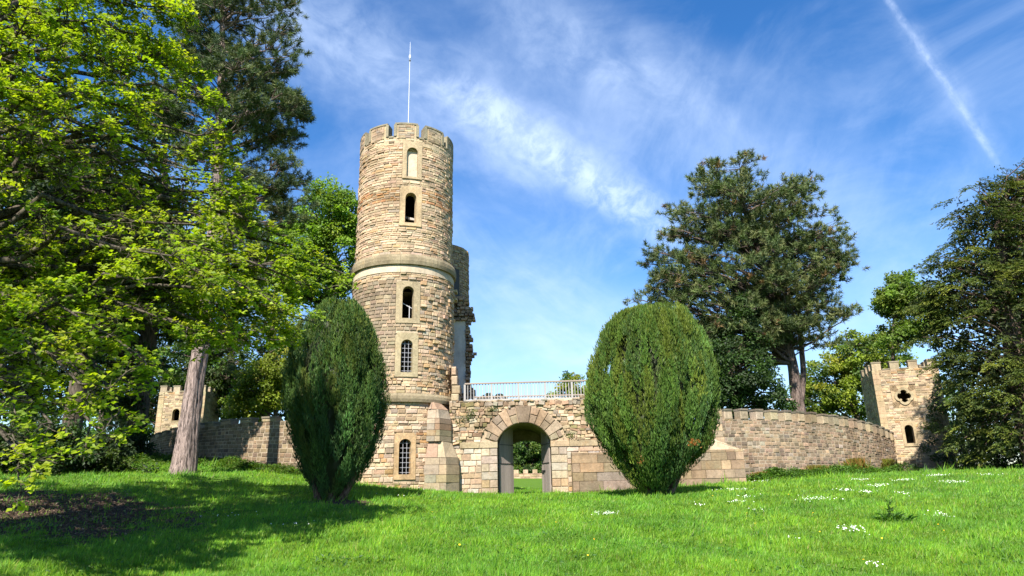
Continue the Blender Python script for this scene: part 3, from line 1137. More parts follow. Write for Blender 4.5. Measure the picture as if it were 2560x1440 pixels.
def gate_rubble():
    parts = []
    c1 = courses(GW_X0, GW_X1, -.7, Z_SPR - .32, lambda h: random.uniform(.2, .36), lambda h: random.uniform(.3, .8), gate_cuts)
    c2 = courses(GW_X0, GW_X1, Z_SPR - .32, Z_GT + .0, lambda h: random.uniform(.12, .26), lambda h: random.uniform(.16, .5), gate_cuts)
    c3 = courses(2.5, GW_X1, Z_GT, Z_GT + .5, lambda h: random.uniform(.12, .2), lambda h: random.uniform(.2, .45), None, lambda h: (2.5 + (h - Z_GT) / .08, GW_X1))
    for c, rough in ((c1, 0), (c2, 1), (c3, 1)):
        s, h, w, ht = c.T
        n = len(s)
        o = np.stack([s, np.full(n, GY0 - .0), h], 1)
        T = np.repeat([[1.0, 0, 0]], n, 0); U = np.repeat([[0, 0, 1.0]], n, 0); N = np.repeat([[0, -1.0, 0]], n, 0)
        rot = RNG.normal(0, .14 if rough else .01, n)[:, None]
        T, U = T * np.cos(rot) + U * np.sin(rot), U * np.cos(rot) - T * np.sin(rot)
        if rough:
            tl = RNG.normal(0, .12, n)[:, None]
            N, U = N * np.cos(tl) + U * np.sin(tl), U * np.cos(tl) - N * np.sin(tl)
            d = np.clip(RNG.normal(.10, .045, n), .03, .2)
            col = pal(n, [TAN, (.33, .24, .155), CREAM, (.28, .19, .125), GREY, PALE, (.22, .19, .09)], [4, 4, 3, 2, 2.5, 1, 1], .16)
            o[:, 1] += .02
        else:
            d = np.clip(RNG.normal(.04, .012, n), .02, .07)
            col = pal(n, [PALE, CREAM, (.36, .275, .20), TAN, (.40, .365, .32), ORANGE], [3, 4, 3, 2, 1.5, .6], .1)
            o[:, 1] += .0
        parts.append((o, T, N, U, w - (.02 if not rough else .01), ht - (.018 if not rough else .0), d, col))
    place_stones(gate, *[np.concatenate([p[i] for p in parts]) for i in range(8)], M_STONE)


gate_rubble()

# rear arch inside the passage (lower opening) and doors
mb = MB()
rz = P(1318, 1099, GY1 - .8)[2]
rhw = 1.15
rc = P(1318, 1150, GY1 - .8)[0]
prof = [(rc + x, z) for x, z in arch_profile(rhw, Z_GB, rz - .38, .36, 12)]
for yy, fl in ((GY1 - .9, 0), (GY1 - .05, 1)):
    qs = [[(GCX - GHW - .05, yy, Z_GB), (prof[0][0], yy, Z_GB), (prof[0][0], yy, Z_CRN + .05), (GCX - GHW - .05, yy, Z_CRN + .05)],
          [(prof[-1][0], yy, Z_GB), (GCX + GHW + .05, yy, Z_GB), (GCX + GHW + .05, yy, Z_CRN + .05), (prof[-1][0], yy, Z_CRN + .05)]]
    for i in range(1, len(prof) - 2):
        (xa, za), (xb, zb) = prof[i], prof[i + 1]
        qs.append([(xa, yy, za), (xb, yy, zb), (xb, yy, Z_CRN + .05), (xa, yy, Z_CRN + .05)])
    for q4 in qs:
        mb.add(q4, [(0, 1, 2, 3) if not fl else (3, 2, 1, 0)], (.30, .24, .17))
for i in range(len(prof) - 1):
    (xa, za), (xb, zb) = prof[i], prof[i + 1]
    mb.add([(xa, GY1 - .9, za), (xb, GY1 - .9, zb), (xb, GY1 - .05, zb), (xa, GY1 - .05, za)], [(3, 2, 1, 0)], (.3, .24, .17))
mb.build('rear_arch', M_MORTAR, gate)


def door_leaf(hx, ex, ey, side):
    hy = GY0 + .62
    d = np.array([ex - hx, ey - hy, 0])
    L = np.linalg.norm(d); d /= L
    nrm = np.array([d[1], -d[0], 0])
    if nrm[1] > 0:
        nrm = -nrm
    z0 = -.36
    leaf = thing('door', None, None, (hx, hy, z0))
    leaf.parent = gate
    leaf.matrix_parent_inverse = gate.matrix_world.inverted()
    npl = 6

    def top(u):                          # quarter-arch head: high at the meeting edge
        x = GHW * (1 - u)
        return ACZ + math.sqrt(ARAD ** 2 - x * x) - .06
    for i in range(npl):
        u0, u1 = i / npl, (i + 1) / npl
        th_ = .05 + random.uniform(0, .008)
        a, b_ = np.array([hx, hy, 0]) + d * L * u0, np.array([hx, hy, 0]) + d * (L * u1 - .014)
        off = nrm * th_
        v = [a + [0, 0, z0], b_ + [0, 0, z0], b_ + [0, 0, top(u1)], a + [0, 0, top(u0)]]
        vv = v + [p + off for p in v]
        mesh_obj('plank', vv, [(0, 1, 2, 3), (7, 6, 5, 4), (0, 4, 5, 1), (1, 5, 6, 2), (2, 6, 7, 3), (3, 7, 4, 0)], M_WOOD, leaf, np.array((.27, .225, .20)) * random.uniform(.85, 1.15))
    mbr = MB()
    for z in (0.15, 1.32, 2.42):
        a = np.array([hx, hy, z]) + d * .03 - nrm * .045
        b_ = np.array([hx, hy, z]) + d * (L - .05) - nrm * .045
        mbr.bar(a, b_, .08, .16, (.2, .165, .14))
    mbr.build('door_rail', M_WOOD, leaf)
    mbr = MB()
    for z in (1.42, 2.44):
        a = np.array([hx, hy, z]) + d * .02 + nrm * .065
        b_ = np.array([hx, hy, z]) + d * (L - .03) + nrm * .065
        mbr.bar(a, b_, .02, .035, (.05, .045, .04))
    mbr.build('strap_hinge', M_IRON, leaf)
    if side > 0:
        mbr = MB()
        for z, u in ((1.02, .6), (.94, .75)):
            a = np.array([hx, hy, z]) + d * L * (u - .1) + nrm * .08
            b_ = np.array([hx, hy, z]) + d * L * min(u + .3, 1.03) + nrm * .08
            mbr.bar(a, b_, .035, .05, (.04, .04, .04))
        mbr.build('bolt', M_IRON, leaf)


door_leaf(GCX - GHW + .06, P(1282, 1150, 39.75)[0], 39.75, -1)
door_leaf(GCX + GHW - .03, P(1356, 1150, 40.0)[0], 40.0, 1)

# toothing stones left where the tower met the wall above
for (px0, px1, py0, py1) in ((1128, 1143, 938, 962), (1129, 1150, 962, 984), (1128, 1147, 984, 1004), (1130, 1152, 1004, 1022), (1128, 1140, 915, 938)):
    a, b_ = P(px0, py1, 38.2), P(px1, py0, 38.2)
    front_block(a[0], b_[0], a[2], b_[2] - .02, 39.6, 1.4 + random.uniform(-.1, .12), 'toothing_stone', tower, pal(1, [CREAM, TAN], [1, 1])[0], .05, M_STONE)

# ------------------------------------------------------------------ timber railings
def railing(name, label, pts, zb, zt, yoff=0, nb=8):
    """pts: post positions (x, y); zb/zt functions of x"""
    rl = thing(name, label, 'railing', (pts[0][0], pts[0][1], zb(pts[0][0])))
    grey = (.30, .285, .27)
    for i, (x, y) in enumerate(pts):
        mb = MB()
        mb.box(x - .055, x + .055, y - .05, y + .05, zb(x) - .15, zt(x) - .06, np.array(grey) * random.uniform(.9, 1.15))
        mb.build('post', M_WOOD, rl)
    for i in range(len(pts) - 1):
        (xa, ya), (xb, yb) = pts[i], pts[i + 1]
        mb = MB()
        mb.bar((xa, ya, zt(xa) - .02), (xb, yb, zt(xb) - .02), .14, .075, (.27, .215, .17))
        mb.build('top_rail', M_RAIL, rl)
        mb = MB()
        mb.bar((xa + .06, ya, zb(xa) + .06), (xb - .06, yb, zb(xb) + .06), .05, .075, (.36, .33, .3))
        mb.build('bottom_rail', M_RAIL, rl)
        for j in range(1, nb + 1):
            t = j / (nb + 1)
            x, y = xa + (xb - xa) * t, ya + (yb - ya) * t
            mb = MB()
            mb.box(x - .021, x + .021, y - .02, y + .02, zb(x) + .09, zt(x) - .05, np.array(grey) * random.uniform(.8, 1.15))
            mb.build('baluster', M_WOOD, rl)
    return rl


RY = 38.25
px_posts = (1162, 1229, 1296, 1363, 1430, 1497)
fp = [(P(x, 980, RY)[0], RY) for x in px_posts]
zt_f = lambda x: P(1162, 959, RY)[2] + (P(1430, 951.5, RY)[2] - P(1162, 959, RY)[2]) * (x - fp[0][0]) / (fp[4][0] - fp[0][0])
zb_f = lambda x: P(1162, 1004, RY)[2] + (P(1430, 998, RY)[2] - P(1162, 1004, RY)[2]) * (x - fp[0][0]) / (fp[4][0] - fp[0][0])
railing('timber_railing', 'grey timber railing along the top of the gate arch wall, nearest the lawn', fp, zb_f, zt_f)
# short return at the left end
bp_ = [(-4.2 + 1.7 * i, 43.7) for i in range(8)]
zt_b = lambda x: P(1300, 989.5, 43.7)[2]
zb_b = lambda x: zt_b(x) - 1.1
railing('timber_railing', 'second timber railing seen through the balusters of the front railing', bp_, zb_b, zt_b)

# ------------------------------------------------------------------ ashlar base wall (right of the gate, behind the right yew)
by_f = 37.2
bx0, bx1 = P(1432, 1200, by_f)[0], P(1863, 1170, by_f)[0]
base = thing('ashlar_base', 'low base wall of large squared stone blocks behind the right yew', 'wall', (bx0, by_f, -.3))
zt_base = P(1600, 1128, by_f)[2]
c = courses(bx0, bx1, -.9, zt_base, lambda h: random.uniform(.3, .5), lambda h: random.uniform(.5, 1.5))
s, h, w, ht = c.T
for i in range(len(s)):
    front_block(s[i] - w[i] / 2 + .006, s[i] + w[i] / 2 - .006, h[i] - ht[i] / 2 + .005, h[i] + ht[i] / 2 - .005, by_f + .7, .7 + random.uniform(0, .04), 'block', base,
                pal(1, [(.265, .195, .13), (.215, .16, .11), (.30, .225, .155), (.24, .195, .15)], [3, 2, 1.4, 1], .08)[0], .018, M_WALL)
# broken, sloping top of the base wall at the right end, and the pier stub
a0, a1 = P(1788, 1098, by_f), P(1862, 1128, by_f)
mb = MB()
mb.add([(a0[0] - .4, by_f + .1, zt_base), (a1[0], by_f + .02, zt_base), (a1[0], by_f + .02, a1[2] + .05), (a0[0], by_f + .1, a0[2]), (a0[0] - .4, by_f + .1, a0[2] + .02)] +
       [(a0[0] - .4, by_f + 1.2, zt_base), (a1[0], by_f + 1.2, zt_base), (a1[0], by_f + 1.2, a1[2] + .15), (a0[0], by_f + 1.2, a0[2] + .25), (a0[0] - .4, by_f + 1.2, a0[2] + .3)],
       [(0, 1, 2, 3, 4), (4, 3, 8, 9), (3, 2, 7, 8), (2, 1, 6, 7), (0, 4, 9, 5)], (.45, .36, .26))
mb.build('broken_top', M_STONE, base)
p0, p1 = P(1772, 1095, 38.6), P(1803, 1020, 38.6)
zz = p0[2] - .3
while zz < p1[2]:
    ht = random.uniform(.28, .4)
    front_block(p0[0], p1[0] + random.uniform(-.06, .04), zz, min(zz + ht, p1[2]) - .01, 39.4, .8 + random.uniform(0, .04), 'pier_stone', base, pal(1, [(.34, .27, .18), (.3, .25, .19)], [1, 1], .08)[0], .03, M_WALL)
    zz += ht

# ------------------------------------------------------------------ curtain walls (curved, with merlons)
def curtain(name, label, ctrl, zb_fn, zt_fn, nmer, rng_pal, mer_w=.56, merlons=True, row=(.15, .22), hh_m=.62, wf=(.24, .52)):
    """ctrl: plan points left to right as seen; zb/zt(t) ground and wall-top heights"""
    ctrl = np.array(ctrl, float)
    tt = np.linspace(0, 1, 200)
    n = len(ctrl) - 1
    pts = sum((math.comb(n, i) * (1 - tt)[:, None] ** (n - i) * tt[:, None] ** i * ctrl[i] for i in range(n + 1)))
    seg = np.concatenate([[0], np.cumsum(np.linalg.norm(np.diff(pts, axis=0), axis=1))])
    L = seg[-1]

    def plan(s):
        x = np.interp(s, seg, pts[:, 0]); y = np.interp(s, seg, pts[:, 1])
        dx = np.interp(s + .05, seg, pts[:, 0]) - np.interp(s - .05, seg, pts[:, 0])
        dy = np.interp(s + .05, seg, pts[:, 1]) - np.interp(s - .05, seg, pts[:, 1])
        l_ = np.hypot(dx, dy)
        return x, y, dx / l_, dy / l_
    root = thing(name, label, 'wall', (pts[100][0], pts[100][1], zb_fn(.5)))
    H = zt_fn(.5) - zb_fn(.5)
    # core
    S = np.linspace(0, L, 60)
    x, y, tx, ty = plan(np.clip(S, .06, L - .06))
    nx, ny = ty, -tx
    zb = np.array([zb_fn(s / L) for s in S]) - .5
    zt = np.array([zt_fn(s / L) for s in S])
    th_ = .55
    v = np.concatenate([np.stack([x, y, zb], 1), np.stack([x, y, zt], 1), np.stack([x - nx * th_, y - ny * th_, zt], 1), np.stack([x - nx * th_, y - ny * th_, zb], 1)])
    m_ = len(S)
    f = []
    for i in range(m_ - 1):
        for a in range(4):
            b2 = (a + 1) % 4
            f.append((a * m_ + i, a * m_ + i + 1, b2 * m_ + i + 1, b2 * m_ + i))
    f += [(0, m_, 2 * m_, 3 * m_), (m_ - 1, 4 * m_ - 1, 3 * m_ - 1, 2 * m_ - 1)]
    mesh_obj('wall_core', v, f, M_MORTAR, root, (.34, .28, .21))
    # stones: rows follow the wall top
    c = courses(.02, L - .02, -.5, H, lambda h: random.uniform(*row), lambda h: random.uniform(*wf))
    s, h, w, ht = c.T
    x, y, tx, ty = plan(np.clip(s, .06, L - .06))
    t_ = s / L
    ztv = np.array([zt_fn(a) for a in t_]); zbv = np.array([zb_fn(a) for a in t_])
    sc_ = (ztv - zbv) / H
    z = zbv + h * sc_
    slope_t = np.array([(zt_fn(min(a + .01, 1)) - zt_fn(max(a - .01, 0))) / (L * (min(a + .01, 1) - max(a - .01, 0))) for a in t_])
    slope_b = np.array([(zb_fn(min(a + .01, 1)) - zb_fn(max(a - .01, 0))) / (L * (min(a + .01, 1) - max(a - .01, 0))) for a in t_])
    sl = slope_b + (slope_t - slope_b) * np.clip(h / H, 0, 1)
    T = np.stack([tx, ty, sl], 1); T /= np.linalg.norm(T, axis=1, keepdims=True)
    N = np.stack([ty, -tx, np.zeros_like(tx)], 1)
    U = np.cross(T, -N); U /= np.linalg.norm(U, axis=1, keepdims=True)
    U *= np.sign(U[:, 2:3])
    o = np.stack([x, y, z], 1) - N * .03
    d = np.clip(RNG.normal(.02, .014, len(s)), .004, .07) + .03
    place_stones(root, o, T, N, U, w - .02, ht * sc_ - .018, d, rng_pal(len(s), h / H), M_WALL)
    if merlons:
        pitch = L / nmer
        for i in range(nmer):
            sm = (i + .5) * pitch
            x, y, tx, ty = (float(a) for a in plan(np.array([min(max(sm, .06), L - .06)])).__iter__()) if False else [float(a[0]) for a in plan(np.array([sm]))]
            t_ = sm / L
            zt0 = zt_fn(t_)
            sl_ = (zt_fn(min(t_ + .01, 1)) - zt_fn(max(t_ - .01, 0))) / (L * .02)
            tv = np.array([tx, ty, 0]); nv = np.array([ty, -tx, 0])

            def blk(w2, zlo, zhi, d0, d1, name_, par, tint, inset, mat):
                cc = []
                for dd in (d0, d1):
                    for ss, zz_ in ((-w2, zlo), (w2, zlo), (w2, zhi), (-w2, zhi)):
                        cc.append(np.array([x, y, zt0 + zz_ + ss * sl_]) + tv * ss + nv * dd)
                vv, ff = bevel_block(cc, inset)
                ff = ff + [(3, 2, 1, 0)]
                return mesh_obj(name_, vv, ff, mat, par, tint)
            j = random.uniform(-.03, .03)
            me2 = blk(mer_w / 2 * random.uniform(.96, 1.03), .0, hh_m - .12 + j, -.5, .05, 'merlon', root, pal(1, [(.30, .24, .16), (.33, .27, .2), (.27, .215, .15)], [1, 1, 1], .1)[0], .035, M_WALL)
            blk(mer_w / 2 + .02, hh_m - .115 + j, hh_m + j, -.53, .09, 'coping', me2, pal(1, [(.15, .135, .105), (.19, .165, .125)], [1, 1], .1)[0], .03, M_WALL)
    return root


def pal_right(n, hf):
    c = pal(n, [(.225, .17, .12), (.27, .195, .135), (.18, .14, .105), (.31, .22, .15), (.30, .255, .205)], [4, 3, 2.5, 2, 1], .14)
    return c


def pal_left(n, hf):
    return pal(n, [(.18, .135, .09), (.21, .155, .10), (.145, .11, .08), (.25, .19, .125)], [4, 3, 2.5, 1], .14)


A = P(1806, 1100, 39.6); B = P(2010, 1100, 43.2); C = P(2160, 1100, 46.8); D = P(2250, 1100, 52.5)
rt = [(A[0], A[1]), (B[0] + .3, B[1] - 1.2), (C[0] + .9, C[1] - .9), (D[0], D[1])]
zr_top0, zr_top1 = P(1815, 1048, 39.6)[2], P(2235, 1118, 52.0)[2]
zr_mid = P(2030, 1068, 44.6)[2]


def quad3(a, m_, b_):
    return lambda t: a + (4 * m_ - 3 * a - b_) * t + (2 * a + 2 * b_ - 4 * m_) * t * t


curtain('curtain_wall', 'low curving battlemented stone wall running to the quatrefoil tower', rt, quad3(.9, .85, .75), quad3(zr_top0, zr_mid, zr_top1), 19, pal_right)

A = P(372, 1100, 50.5); B = P(470, 1100, 44.0); C = P(600, 1100, 40.5); D = P(770, 1100, 39.4)
lt = [(A[0], A[1]), (B[0], B[1] - 1.0), (C[0], C[1] - .6), (D[0], D[1])]
zl0, zlm, zl1 = P(385, 1098, 49.5)[2], P(520, 1068, 42.8)[2], P(730, 1052, 39.6)[2]
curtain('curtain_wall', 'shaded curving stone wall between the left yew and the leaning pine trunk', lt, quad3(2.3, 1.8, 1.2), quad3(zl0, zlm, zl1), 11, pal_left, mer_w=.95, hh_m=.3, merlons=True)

# ------------------------------------------------------------------ square towers


def square_tower(name, label, corner, yaw, w, zb, zt, pal_fn, quatrefoil=True, win=None, qf=None, seedw=0, rows=(.12, .22), mortar=(.40, .32, .22), low_ashlar=0.0):
    """corner: plan of the front-left corner; yaw: direction of the front face's run; w: side"""
    t = np.array([math.cos(yaw), math.sin(yaw), 0]); n = np.array([t[1], -t[0], 0])
    p0 = np.array([corner[0], corner[1], 0])
    root = thing(name, label, 'tower', (*(p0 + t * w / 2 - n * w / 2)[:2], zb))

    def place(x, z, d):
        return p0 + t * (w / 2 + x) + n * d + np.array([0, 0, z])
    holes = []
    if win:
        wx, whw, wz0, wz1, wow, woz0, woz1 = win
        holes.append((wx - wow, wx + wow, woz0, woz1))
    if qf:
        qx, qz, qr = qf
        holes.append((qx - qr, qx + qr, qz - qr, qz + qr))
    # core: front wall with holes as a grid, other sides plain, floor slab near top
    xs = sorted({-w / 2, w / 2, *[a for h_ in holes for a in (h_[0] + .03, h_[1] - .03)]})
    zs = sorted({zb - .6, zt, *[a for h_ in holes for a in (h_[2] + .03, h_[3] - .03)]})
    mb = MB()
    for i in range(len(xs) - 1):
        for j in range(len(zs) - 1):
            xm, zm = (xs[i] + xs[i + 1]) / 2, (zs[j] + zs[j + 1]) / 2
            if any(h_[0] < xm < h_[1] and h_[2] < zm < h_[3] for h_ in holes):
                continue
            mb.add([place(xs[i], zs[j], 0), place(xs[i + 1], zs[j], 0), place(xs[i + 1], zs[j + 1], 0), place(xs[i], zs[j + 1], 0)], [(0, 1, 2, 3)], mortar)
    for (xa, da, xb, db) in ((-w / 2, -w, -w / 2, 0), (w / 2, 0, w / 2, -w), (w / 2, -w, -w / 2, -w)):
        mb.add([place(xa, zb - .6, da), place(xb, zb - .6, db), place(xb, zt, db), place(xa, zt, da)], [(0, 1, 2, 3)], mortar)
    mb.add([place(-w / 2, zt - .25, 0), place(w / 2, zt - .25, 0), place(w / 2, zt - .25, -w), place(-w / 2, zt - .25, -w)], [(0, 1, 2, 3)], GREY)
    mb.build('wall_core', M_MORTAR, root)
    parts = []
    qd = .42                                                          # quoin strip width
    for face in ('front', 'left', 'right'):
        if face == 'front':
            org, tt_, nn_ = p0, t, n
        elif face == 'left':
            org, tt_, nn_ = p0 - n * w, n, -t
        else:
            org, tt_, nn_ = p0 + t * w, -n, t

        def cuts(h0, h1):
            if face != 'front':
                return []
            return [(w / 2 + h_[0] + .01, w / 2 + h_[1] - .01) for h_ in holes if h1 > h_[2] + .04 and h0 < h_[3] - .04]
        c = courses(qd, w - qd, zb - .4, zt, lambda h: random.uniform(*rows), lambda h: random.uniform(.22, .6), cuts)
        s, h, ww, ht = c.T
        k_ = len(s)
        o = org[None] + tt_[None] * s[:, None]
        o[:, 2] = h
        o -= nn_[None] * .04
        parts.append((o, np.repeat(tt_[None], k_, 0), np.repeat(nn_[None], k_, 0), np.repeat([[0, 0, 1.0]], k_, 0), ww - .018, ht - .014, np.clip(RNG.normal(.025, .016, k_), .003, .07) + .04, pal_fn(k_)))
    place_stones(root, *[np.concatenate([p[i] for p in parts]) for i in range(8)], M_STONE)
    # quoins: L-shaped corner blocks
    for cx_, cd in ((-w / 2, 0), (w / 2, 0), (-w / 2, -w), (w / 2, -w)):
        z = zb - .5
        i = 0
        while z < zt - .02:
            ht = min(random.uniform(.34, .46), zt - z)
            lx = qd - .01
            sx = 1 if cx_ < 0 else -1
            sd_ = -1 if cd == 0 else 1
            e = .045
            xa, xb = (cx_ - sx * e, cx_ + sx * lx)
            da, db = (cd - sd_ * e, cd + sd_ * lx)
            v = [place(x, zz_, d_) for zz_ in (z + .006, z + ht - .006) for x, d_ in ((xa, da), (xb, da), (xb, db), (xa, db))]
            f = [(0, 1, 2, 3), (7, 6, 5, 4)] + [(i_, (i_ + 1) % 4 + 4 - 4 + 0, (i_ + 1) % 4 + 4, i_ + 4) for i_ in range(4)]
            if cd == 0 or cx_ < 0:
                mesh_obj('quoin', v, f, M_ASHLAR, root, pal(1, [(.40, .31, .195), (.36, .29, .19)], [1, 1], .07)[0])
            z += ht
            i += 1
    # merlons on all four sides
    nm = 4
    mw = w / (2 * nm - 1)
    mh = w * .145
    done = set()
    for side in range(4):
        for j in range(nm):
            u = -w / 2 + mw * (2 * j + .5)
            x, d_ = [(u, -mw / 2 + .03), (u, -w + mw / 2 - .03), (-w / 2 + mw / 2 - .03, -w / 2 - u), (w / 2 - mw / 2 + .03, -w / 2 - u)][side]
            key = (round(x, 1), round(d_, 1))
            if any(abs(key[0] - k_[0]) < mw * .6 and abs(key[1] - k_[1]) < mw * .6 for k_ in done):
                continue
            done.add(key)
            thk = mw * .5
            hx, hd = (mw / 2, thk * .8) if side < 2 else (thk * .8, mw / 2)
            if j in (0, nm - 1):
                hx = hd = mw / 2
            v = [place(x + a * hx, zz_, d_ + b2 * hd) for zz_ in (zt - .01, zt + mh - .1) for a, b2 in ((-1, 1), (1, 1), (1, -1), (-1, -1))]
            f = [(3, 2, 1, 0), (4, 5, 6, 7)] + [(i_, (i_ + 1) % 4, (i_ + 1) % 4 + 4, i_ + 4) for i_ in range(4)]
            me2 = mesh_obj('merlon', v, f, M_WALL, root, pal(1, [(.36, .29, .2), (.32, .26, .19)], [1, 1], .08)[0])
            v = [place(x + a * (hx + .03), zz_, d_ + b2 * (hd + .03)) for zz_ in (zt + mh - .098, zt + mh) for a, b2 in ((-1, 1), (1, 1), (1, -1), (-1, -1))]
            mesh_obj('coping', v, f, M_WALL, me2, (.24, .21, .155))
    # crenel copings on the front and left edges
    for j in range(nm - 1):
        u0 = -w / 2 + mw * (2 * j + 1) + .04
        for side in (0, 1, 2):
            if side == 0:
                v = [place(u0 + a * (mw - .08), zz_, .07 - b2 * .4) for zz_ in (zt + .003, zt + .09) for a, b2 in ((0, 0), (1, 0), (1, 1), (0, 1))]
            elif side == 1:
                v = [place(-w / 2 - .07 + b2 * .4, zz_, -(u0 + w / 2 + a * (mw - .08))) for zz_ in (zt + .003, zt + .09) for a, b2 in ((1, 0), (0, 0), (0, 1), (1, 1))]
            else:
                v = [place(w / 2 + .07 - b2 * .4, zz_, -(u0 + w / 2 + a * (mw - .08))) for zz_ in (zt + .003, zt + .09) for a, b2 in ((0, 0), (1, 0), (1, 1), (0, 1))]
            f = [(3, 2, 1, 0), (4, 5, 6, 7)] + [(i_, (i_ + 1) % 4, (i_ + 1) % 4 + 4, i_ + 4) for i_ in range(4)]
            mesh_obj('crenel_sill', v, f, M_WALL, root, (.25, .22, .16))
    if win:
        pr = arch_profile(whw, wz0, wz1 - whw, whw)
        ring_slab(lambda x, z, d: place(wx + x, z, d), wow, woz0, woz1, pr, -.4, .05, 'window_surround', M_ASHLAR, root, (.38, .30, .19))
    if qf:
        # quatrefoil hole in a lobed ring
        lob = qr * .36; off = qr * .27
        def quat(rl, ro, k_=10):
            out_ = []
            for c_ in range(4):
                ca = math.pi / 2 * c_
                for i_ in range(k_):
                    a = ca + (-.5 + i_ / (k_ - 1)) * math.radians(200)
                    out_.append((ro * math.cos(ca) + rl * math.cos(a), ro * math.sin(ca) + rl * math.sin(a)))
            return out_
        inn, outr = quat(lob * .8, off), quat(lob * 1.25, off * 1.25)
        nq = len(inn)
        v, f = [], []
        for (xi, zi), (xo, zo) in zip(inn, outr):
            v += [place(qx + xi, qz + zi, .045), place(qx + xo, qz + zo, .07), place(qx + xi, qz + zi, -.35), place(qx + xo, qz + zo, -.02)]
        for i_ in range(nq):
            a, b2 = 4 * i_, 4 * ((i_ + 1) % nq)
            f += [(a, a + 1, b2 + 1, b2), (a + 2, a, b2, b2 + 2), (a + 1, a + 3, b2 + 3, b2 + 1)]
        mesh_obj('quatrefoil_surround', v, f, M_ASHLAR, root, (.33, .275, .18))
        # filling stones between the lobed ring and the square cut in the wall
        v, f = [], []
        for (xo, zo) in outr:
            m_ = max(abs(xo), abs(zo))
            e = qr * 1.02
            v += [place(qx + xo * .96, qz + zo * .96, .0), place(qx + xo * e / m_, qz + zo * e / m_, .0)]
        for i_ in range(nq):
            a, b2 = 2 * i_, 2 * ((i_ + 1) % nq)
            f.append((a, a + 1, b2 + 1, b2))
        mesh_obj('rubble_infill', v, f, M_STONE, root, (.40, .30, .19))
    return root


def pal_sq(n):
    return pal(n, [CREAM, TAN, (.44, .34, .22), ORANGE, BROWN, GREY], [4, 4, 3, 1, .8, .7], .1)


# right tower
YR = 50.5
cl_ = P(2228, 1110, YR); cr_ = P(2356, 1165, YR + .6)
yawR = R(-16)
wR = 4.3
fx = P(2193, 1000, YR)[0]
dR = lambda px, py: P(px, py, YR + .5)
ztR = dR(2260, 925)[2]
crn = (fx, YR)


def on_front(px, py, corner, yaw):
    t = np.array([math.cos(yaw), math.sin(yaw), 0]); n = np.array([t[1], -t[0], 0])
    d = ray(px, py)
    tt = (np.array([corner[0], corner[1], 0]) @ n) / (d @ n)
    p = d * tt
    return float((p - [corner[0], corner[1], 0]) @ t), float(p[2])


def win_from_px(x0, x1, y0, y1, ox0, ox1, oy0, oy1, corner, yaw, w):
    xm, ym = (x0 + x1) / 2, (y0 + y1) / 2
    sx, _ = on_front(xm, ym, corner, yaw)
    a, b_ = on_front(x0, ym, corner, yaw)[0], on_front(x1, ym, corner, yaw)[0]
    oa, ob = on_front(ox0, ym, corner, yaw)[0], on_front(ox1, ym, corner, yaw)[0]
    return (sx - w / 2, (b_ - a) / 2, on_front(xm, y1, corner, yaw)[1], on_front(xm, y0, corner, yaw)[1], (ob - oa) / 2, on_front(xm, oy1, corner, yaw)[1], on_front(xm, oy0, corner, yaw)[1])


wn = win_from_px(2263, 2285, 1062, 1108, 2256, 2293, 1054, 1116, crn, yawR, wR)
qs_, qz_ = on_front(2260, 990, crn, yawR)
ztR = on_front(2260, 922, crn, yawR)[1]
square_tower('square_tower', 'square battlemented tower with a quatrefoil opening above an arched window', crn, yawR, wR, gz(crn[0], crn[1]) - .1, ztR, pal_sq, True, wn, (qs_ - wR / 2, qz_, .82))

# left tower
YL = 60.0
yawL = R(3)
wL = 3.9
cornL = (P(393, 1040, YL)[0], YL)
wnL = win_from_px(431, 449, 1022, 1052, 429, 451, 1020, 1054, cornL, yawL, wL)
ztL = on_front(430, 980, cornL, yawL)[1]
square_tower('square_tower', 'pale square battlemented tower half hidden behind the leaning pine trunk', cornL, yawL, wL, 1.2, ztL, pal_sq, False, wnL, None)

# ------------------------------------------------------------------ ruined tower behind
RX, RYc, RR = P(1171, 680, 47)[0] - 2.4, 47.0, 2.4
ruin = thing('ruined_tower', 'broken second tower with ragged edge and grey plaster behind the round tower', 'tower', (RX, RYc, 0))
FR = cyl_frame(RX, RYc, RR)
zr1 = P(1150, 612, 45.2)[2]
zr0 = P(1150, 742, 45.2)[2]
v, f = [], []
NA = 40
for j in range(NA):
    a = 2 * math.pi * j / NA
    v += [(RX + r_ * math.sin(a), RYc - r_ * math.cos(a), z) for r_, z in ((RR - .02, 0), (RR - .02, zr1 - .1 + .12 * math.sin(7 * a)), (RR - .6, zr1 - .1 + .12 * math.sin(7 * a)))]
for j in range(NA):
    a, b_ = 3 * j, 3 * ((j + 1) % NA)
    f += [(a, b_, b_ + 1, a + 1), (a + 1, b_ + 1, b_ + 2, a + 2)]
mesh_obj('mortar_core', v, f, M_MORTAR, ruin, (.33, .26, .18))
parts = []
wa0, wa1 = R(42), R(62)


def ruin_cuts(h0, h1):
    return [(R(37) * RR, R(52) * RR)] if P(1140, 758, 45.4)[2] < (h0 + h1) / 2 < P(1140, 672, 45.4)[2] else []


c = courses(-.2 * RR, 2.2 * RR, zr0 - .3, zr1, lambda h: random.uniform(.12, .22), lambda h: random.uniform(.22, .55), ruin_cuts)
s, h, w, ht = c.T
o, T, N, U = FR(s, h)
parts.append((o - N * .05, T, N, U, w - .02, ht - .018, np.clip(RNG.normal(.03, .025, len(s)), .003, .1) + .05, pal(len(s), [TAN, BROWN, (.34, .26, .18), ORANGE, GREY, CREAM], [4, 3, 3, 1, 1, 1])))
# ragged standing wall under it, broken at the right
yw = 44.9
xe = P(1178, 850, yw)[0]
x0w = P(1118, 850, yw)[0]
zlow, zhigh = P(1170, 965, yw)[2] - .8, P(1170, 738, yw)[2]


